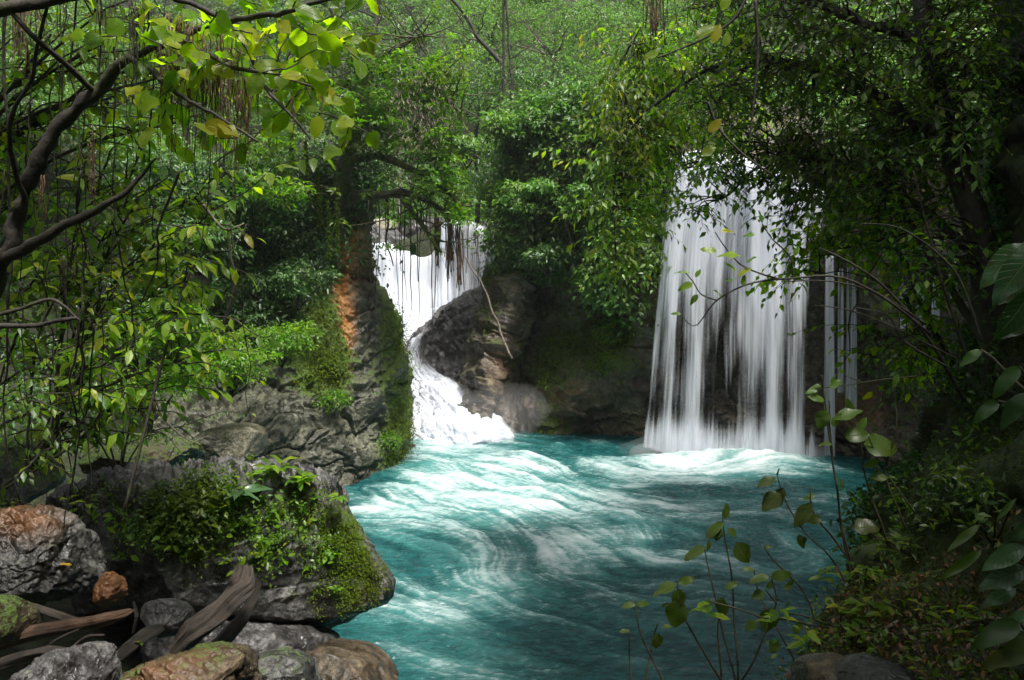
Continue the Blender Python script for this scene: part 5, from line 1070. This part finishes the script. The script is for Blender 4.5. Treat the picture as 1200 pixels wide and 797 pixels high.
for px_, py_, an, L in [(840,295,165,.10),(868,300,170,.14),(875,308,40,.07),(893,262,100,.08),(885,275,180,.07),(905,305,-20,.09),(880,315,200,.09),(845,270,0,.08),(812,332,200,.10),(808,320,170,.09),(818,345,230,.08),(836,340,-30,.07),(850,330,20,.07),(798,368,170,.06),(870,335,80,.07),(862,318,130,.08),(930,300,60,.07),(815,325,60,.06),(902,272,30,.06),(890,330,-60,.08)]:
    a = math.radians(an); leaves(gl, rng, np.array([P(px_, py_, 4.75)]), np.array([[math.cos(a), 0, math.sin(a)]]), np.array([[.1, -.5, .8]]) + rng.normal(size=(1, 3)) * .2, L, L * .5, 6, .2, .2)
g.build('twigs', M['bark_dark'], ab); gl.build('foliage', M['leaf_wide'], ab)
# stems at the bottom right
def stemmed(name, stems, lvs, Y, label, mat='leaf_olive', r=.006):
    b = P(*stems[0][0], Y); t = empty(name, b, label, 'plant' if 'plant' in name else 'branch'); g = Geo(); gl = Geo()
    for s in stems:
        q = path([P(a, c, Y) for a, c in s], 24); q[:, 1] += fbm(q * 3, 2, 5) * .08; tube(g, q, np.linspace(r, r * .45, 24), 5)
    for px_, py_, an, Lp, *dk in lvs:
        a = math.radians(an); L = Lp / FPX * Y; leaves(gl, rng, np.array([P(px_, py_, Y - .01)]), np.array([[math.cos(a), -.1, math.sin(a)]]), np.array([[rng.normal() * .3, -.65, .7]]), L, L * (.52 if not dk else .72), 7, .18, .22, rnd=np.array([.25 if not dk else .02]) + rng.random(1) * .3)
    g.build('stem', M['stem'], t); gl.build('foliage', M[mat], t); return t
stemmed('leafy_plant', [[(864,800),(859,685),(849,608)]], [(849,608,80,20),(848,612,215,30),(846,620,240,18),(852,620,-30,16,1),(862,636,-55,32,1),(846,624,200,16)], 3.8, 'tallest leafy stem over the pool with five dark leaves near its tip')
stemmed('leafy_plant', [[(862,800),(839,701),(828,646)],[(846,800),(843,740),(849,715)]], [(828,646,70,16),(826,642,205,30),(848,700,-100,28,1),(850,690,35,18),(834,703,215,16)], 3.75, 'leafy stem just left of the tallest one, a round dark leaf hanging from it')
stemmed('leafy_plant', [[(846,800),(804,727),(795,682)]], [(795,683,20,22),(794,684,200,34),(796,690,-95,26,1),(794,702,-95,40,1),(785,708,190,12)], 3.7, 'leafy stem with two big dark leaves hanging one over the other')
stemmed('leafy_plant', [[(778,800),(752,746),(746,708)],[(740,800),(738,740)],[(756,800),(772,735)]], [(746,708,5,16),(745,708,185,18),(771,742,-95,22,1),(738,740,170,14),(775,736,20,14)], 3.7, 'short leafy stems at the far left of the bottom plants')
stemmed('leafy_plant', [[(865,800),(896,740),(909,705),(903,676)],[(909,705),(896,690)]], [(903,676,10,28),(901,676,185,26),(903,712,-100,34,1),(886,728,220,18,1),(896,694,200,18,1),(899,690,60,14)], 3.8, 'forked leafy stem right of the tallest one, with a curled dark leaf')
stemmed('leafy_plant', [[(1000,700),(975,655),(940,620),(920,585),(910,556)],[(910,556),(912,548)]], [(909,560,200,26),(915,578,220,32,1),(918,572,250,24,1),(950,590,235,36),(962,606,-160,18,1),(936,626,-70,20),(946,634,150,14)], 4.2, 'long slanting leafy stem with torn dark leaves above the others')
stemmed('leafy_plant', [[(945,800),(915,745),(892,700),(884,668)],[(945,800),(950,710),(905,655),(897,640)]], [(884,668,170,16),(896,642,20,10),(918,690,30,14),(912,750,-120,20,1),(930,742,60,20),(925,690,80,14)], 4.0, 'spindly leafy stems tangled below the slanting one')
stemmed('leafy_plant', [[(1020,720),(999,669),(979,564),(966,460),(962,440)],[(1010,700),(985,600),(974,520),(972,470)],[(1015,690),(985,640),(952,600),(948,570)]], [(966,470,160,22),(968,480,-110,26,1),(979,492,25,34),(975,500,60,20),(972,455,40,18),(962,452,190,14),(990,512,10,30,1),(982,560,-60,20),(976,520,180,18),(955,580,200,16)], 4.6, 'cluster of tall thin dark stems rising from the right bank', 'leaf_olive', .009)
stemmed('leafy_plant', [[(1040,640),(1024,589),(1008,530),(999,480)],[(1070,600),(1030,540),(1010,500)],[(1060,620),(1040,560),(1050,500),(1046,450)]], [(999,482,120,18),(1005,505,60,20),(1012,520,-5,44,1),(1020,560,10,24),(1000,620,15,34,1),(1030,540,200,20),(1046,455,70,20)], 4.8, 'thin stems with one large dark round leaf leaning from the bank', 'leaf_olive', .007)
stemmed('bare_branch', [[(1075,441),(1010,448),(958,457)],[(1010,448),(990,440)]], [(958,457,190,16),(975,452,80,12),(1000,450,-60,12)], 5.4, 'thin horizontal twig poking out from the dark bank over the pool', 'leaf_mid', .006)
# glossy crinkled leaves at the right edge
def bigleaves(name, base, lv, mat, label, W=.42, dr=.3, Y=2.6):
    t = empty(name, P(*base), label, 'plant'); g = Geo(); gl = Geo()
    for px_, py_, an, L, Yl in lv:
        a = math.radians(an); p0 = P(px_, py_, Yl); leaves(gl, rng, p0[None], np.array([[math.cos(a), -.15, math.sin(a)]]), np.array([[.3, -.55, .8]]), L, L * W, 12, dr, .3); tube(g, wiggle(P(*base), p0, 8, .05, rng), .006, 5)
    g.build('stem', M['stem'], t); gl.build('foliage', M[mat], t); return t
bigleaves('big_leaf_plant', (1230,420,2.9), [(1200,285,222,.20,2.6),(1215,290,228,.22,2.5),(1235,300,215,.24,2.7),(1205,380,200,.12,2.8),(1210,340,235,.2,2.6)], 'leaf_gloss', 'large crinkled glossy leaves hanging at the right edge halfway up')
bigleaves('big_leaf_plant', (1215,700,3.3), [(1200,640,205,.20,3.2),(1205,665,195,.22,3.2),(1190,690,200,.16,3.3),(1215,610,215,.14,3.2),(1190,650,235,.2,3.25),(1225,720,190,.2,3.1)], 'leaf_gloss', 'silvery ribbed broad leaves at the right edge above the path')
bigleaves('strap_leaf_plant', (1165,640,4.4), [(1148,615,215,.24,4.2),(1150,645,212,.28,4.1),(1190,585,225,.16,4.1),(1165,600,10,.1,4.2)], 'leaf_mid', 'long narrow strap leaves slanting down the mossy bank', .2, .1)
bigleaves('big_leaf_plant', (1235,480,3.6), [(1195,430,220,.18,3.6),(1170,470,215,.16,3.8),(1205,460,225,.2,3.5),(1150,410,210,.14,4.2)], 'leaf_dark', 'dark green pointed leaves in the shade of the bank at the right edge')
bigleaves('big_leaf_plant', (1230,780,2.9), [(1195,730,200,.2,2.8),(1215,745,215,.2,2.8),(1200,765,190,.16,2.8)], 'leaf_dark', 'dark broad leaves in the bottom right corner')
# creeping plants, ferns and litter on the bank
N5 = gnormals(G5_); N5 = np.where((np.sum(N5 * (A(0, 0, CAMZ) - G5_), -1) < 0)[..., None], -N5, N5)
up5 = N5[..., 2]; dist5 = np.linalg.norm(G5_ - A(0, 0, CAMZ), axis=-1); seen = (dist5 > 3.0) & (G5_[..., 2] > 0)
cl5 = sstep(-.1, .3, fbm(G5_ * 1.6, 3, 71))
wall5 = seen * sstep(.75, .3, up5) / dist5 * cl5
cover('bank_creeper', G5_, N5, wall5 * ((G5_[..., 2] > 3.5) | (G5_[..., 1] > 5.2)) * (1 + 2.5 * (G5_[..., 1] > 6)) * (G5_[..., 0] / G5_[..., 1] < .62), 2600, .055, 'leaf_dark', 'small leaved creepers and ferns covering the dark earth bank', .07, .12, 12)
cover('bank_moss', G5_, N5, seen * (.3 + sstep(.0, .5, fbm(G5_ * 1.2, 3, 72))) * sstep(6, 4, G5_[..., 2]), 3600, .022, 'moss_shaded', 'olive moss over the earth and roots of the right bank', .015, .05, 12, .5, 1)
edge5 = seen * np.exp(-((G5_[..., 0] - 1.75) / .35) ** 2) * (G5_[..., 2] > 2.6) * (G5_[..., 1] < 5) + .5 * seen * np.exp(-np.sum(((G5_ - P(1180,770,3.3)) / .35) ** 2, -1))
cover('bank_weeds', G5_, N5, seen * sstep(.8, .3, up5) * sstep(.0, .35, fbm(G5_ * 2.2, 3, 75)) * (G5_[..., 2] < 5.2) * (G5_[..., 1] > 4.3), 320, .065, 'leaf_mid', 'scattered fresh green weeds on the dark earth bank', .10, .10, 8, .45)
cover('path_edge_plants', G5_, N5, edge5, 130, .035, 'leaf_mid', 'low bright weeds along the water edge of the bank path', .05, .09, 9)
lit = seen * sstep(.6, .8, up5) * (G5_[..., 1] < 4.6) * (G5_[..., 0] > 1.2)
cover('leaf_litter', G5_, N5, lit + 1e-9, 1300, .035, 'leaf_dry', 'brown dead leaves littering the path on the right bank', .008, .08, 2, .5)
for a in [(1010,690,4.4,'dark leafed seedling where the bank meets the path'),(1060,650,4.7,'fresh green ferny seedling low on the mossy bank'),(985,735,4.1,'bright leaved seedling at the edge over the pool'),(1040,600,5.4,'small pale leaved sprig on the bank edge above the pool'),(1090,735,3.9,'pair of flat round leaves beside the bank path'),(960,760,3.8,'leafy sprig at the bottom edge beside the flat brown stone')]:
    seedling(a[0], a[1], 0, 7, .08, .45, 'leaf_wide' if a[0] != 1010 else 'leaf_mid', a[3], stems=4, h=.14, surf=G5_)
gt_ = empty('grass_tuft', at_surf(G5_, 1122, 716), 'spiky olive grass tuft in the middle of the bank path', 'plant'); g = Geo(); m = 110
leaves(g, rng, np.repeat(np.array(gt_.location)[None], m, 0) + rng.normal(size=(m, 3)) * .01, rng.normal(size=(m, 3)) * A(1, 1, .3) + A(0, 0, .8), rng.normal(size=(m, 3)) + A(0, -1, 1), .12, .006, 4, .4); g.build('foliage', M['leaf_olive'], gt_)
for k, (a, b_, r, lb) in enumerate([([(1080,742),(1110,735),(1150,728),(1180,726)],0,.012,'bare brown root crossing the bank path'),([(1002,680),(1010,720),(1030,735),(1052,728)],0,.008,'looping bare root hanging at the edge of the bank')]):
    g = Geo(); tube(g, path([at_surf(G5_, *q) + A(0, -.02, .02) for q in a], 20), r, 6, .3); tag(g.build('root', M['bark_grey']), lb, 'root')

# ------------------------------------------------------------------ unseen trees added beside and above the viewer to shade both banks
rng = np.random.default_rng(81)
def canopy(base, crown, r, K, label, mat='leaf_dark', tr=.2):
    b = A(*base); c = A(*crown); t = empty('added_shade_tree', b, label, 'tree'); C = in_ell(rng, K, c, r); g = Geo(); fork = c - A(0, 0, r[2] * .6)
    tube(g, wiggle(b - A(0, 0, .5), fork, 14, .05, rng), np.linspace(tr, tr * .6, 14), 10, .3); g.build('trunk', M['bark_dark'], t); g = Geo()
    for q in C[::2]: tube(g, wiggle(fork, q, 8, .1, rng), np.linspace(tr * .4, .02, 8), 5)
    g.build('limbs', M['bark_dark'], t); g = Geo(); clumps(g, rng, C, .8, 110, .2, .55); g.build('crown', M[mat], t)
canopy((7.2,7.5,6.0),(5.8,6.6,10.2),(3.4,4.4,1.4),230,'unseen tree added for shade on the dark right bank, its crown above the picture')
canopy((-5.5,4.0,3.5),(-4.2,5.2,9.4),(2.8,2.8,1.1),80,'unseen tree added for shade on the left bank, its crown above the picture')
canopy((7.8,11.5,7.5),(7.8,12.0,12.0),(2.6,2.6,1.6),50,'unseen tree added for shade behind the dark right bank, its crown above the picture')
canopy((-13.5,15.0,9.0),(-10.5,14.0,11.8),(4.2,4.2,1.3),230,'unseen tree added for shade above the left cliff, its crown over the dark slope')

# ------------------------------------------------------------------ moist air of the gorge
def box(name, lo, hi, mat):
    x0, y0, z0 = lo; x1, y1, z1 = hi
    V = [(x0,y0,z0),(x1,y0,z0),(x1,y1,z0),(x0,y1,z0),(x0,y0,z1),(x1,y0,z1),(x1,y1,z1),(x0,y1,z1)]
    return mesh_obj(name, V, [(0,3,2,1),(4,5,6,7),(0,1,5,4),(1,2,6,5),(2,3,7,6),(3,0,4,7)], None, mat, smooth=False)
m, nt, out = newmat('haze'); pv = nt.nodes.new('ShaderNodeVolumePrincipled'); pv.inputs['Color'].default_value = (.86, .93, .95, 1); pv.inputs['Density'].default_value = HAZE; pv.inputs['Anisotropy'].default_value = .2
nt.links.new(pv.outputs[0], out.inputs['Volume'])
tag(box('haze', (-135, -95, -4.2), (135, 175, 75), m), 'thin moist haze filling the gorge', 'haze', kind='stuff')

canopy((2.5,-5.0,1.5),(1.5,-2.5,9.0),(4.0,3.0,1.8),60,'unseen tree added for shade behind the viewer, left of the bank path')  # these unseen trees are added to cut light from behind the viewer
canopy((-5.0,-5.5,3.0),(-4.0,-2.0,9.0),(3.6,3.0,1.6),60,'unseen tree added for shade behind the viewer on the left bank')
canopy((6.5,-2.0,5.0),(5.0,0.5,9.2),(3.0,3.0,1.6),100,'unseen tree added for shade beside the viewer on the right bank')
m, nt, out = newmat('spray_mist'); pv = nt.nodes.new('ShaderNodeVolumePrincipled'); pv.inputs['Color'].default_value = (.95, .97, 1, 1); pv.inputs['Density'].default_value = .16; nt.links.new(pv.outputs[0], out.inputs['Volume'])
g = Geo()
def puff(g, c, r, n=24):
    ph = np.linspace(.02, np.pi - .02, n)[:, None]; th = np.linspace(0, 2 * np.pi, n * 2, endpoint=False)[None]
    V = np.stack([np.sin(ph) * np.cos(th), np.sin(ph) * np.sin(th), np.cos(ph) + 0 * th], -1); V = V * (1 + .22 * fbm(V * 1.6 + np.asarray(c), 3, 4))[..., None] * np.asarray(r) + np.asarray(c)
    top_ = V[0].mean(0); bot = V[-1].mean(0); k = n * 2; j = np.arange(k); j2 = (j + 1) % k
    VV = np.concatenate([V.reshape(-1, 3), [top_], [bot]]); T_ = np.concatenate([np.stack([np.full(k, n * k), j, j2], -1), np.stack([np.full(k, n * k + 1), (n - 1) * k + j2, (n - 1) * k + j], -1)])
    g.add(VV, gridfaces(n, k, True)[:, ::-1], T_)
puff(g, P(525, 488, 22.4), (1.9, 1.1, 1.0)); puff(g, P(590, 480, 21.2), (1.2, .5, .8)); puff(g, P(850, 528, 19.6), (2.6, .7, .5)); puff(g, P(800, 535, 19.5), (1.2, .5, .35)); puff(g, P(900, 535, 19.3), (1.3, .5, .35)); puff(g, P(505, 500, 22.0), (1.0, .7, .6))
tag(g.build('spray_mist', m), 'white spray drifting at the foot of the waterfalls', 'spray', kind='stuff')
m2_ = m.copy(); m2_.name = 'foot_spray'; [setattr(n.inputs['Density'], 'default_value', .8) for n in m2_.node_tree.nodes if n.type == 'PRINCIPLED_VOLUME']
g = Geo(); rng = np.random.default_rng(5)
for k in range(12): puff(g, P(760 + 17.5 * k + rng.normal() * 4, 533 + rng.normal() * 2, 19.45), (.42, .28, .16 + .10 * rng.random()), 12)
tag(g.build('foot_spray', m2_), 'low boiling spray where the wide waterfall meets the pool', 'spray', kind='stuff')
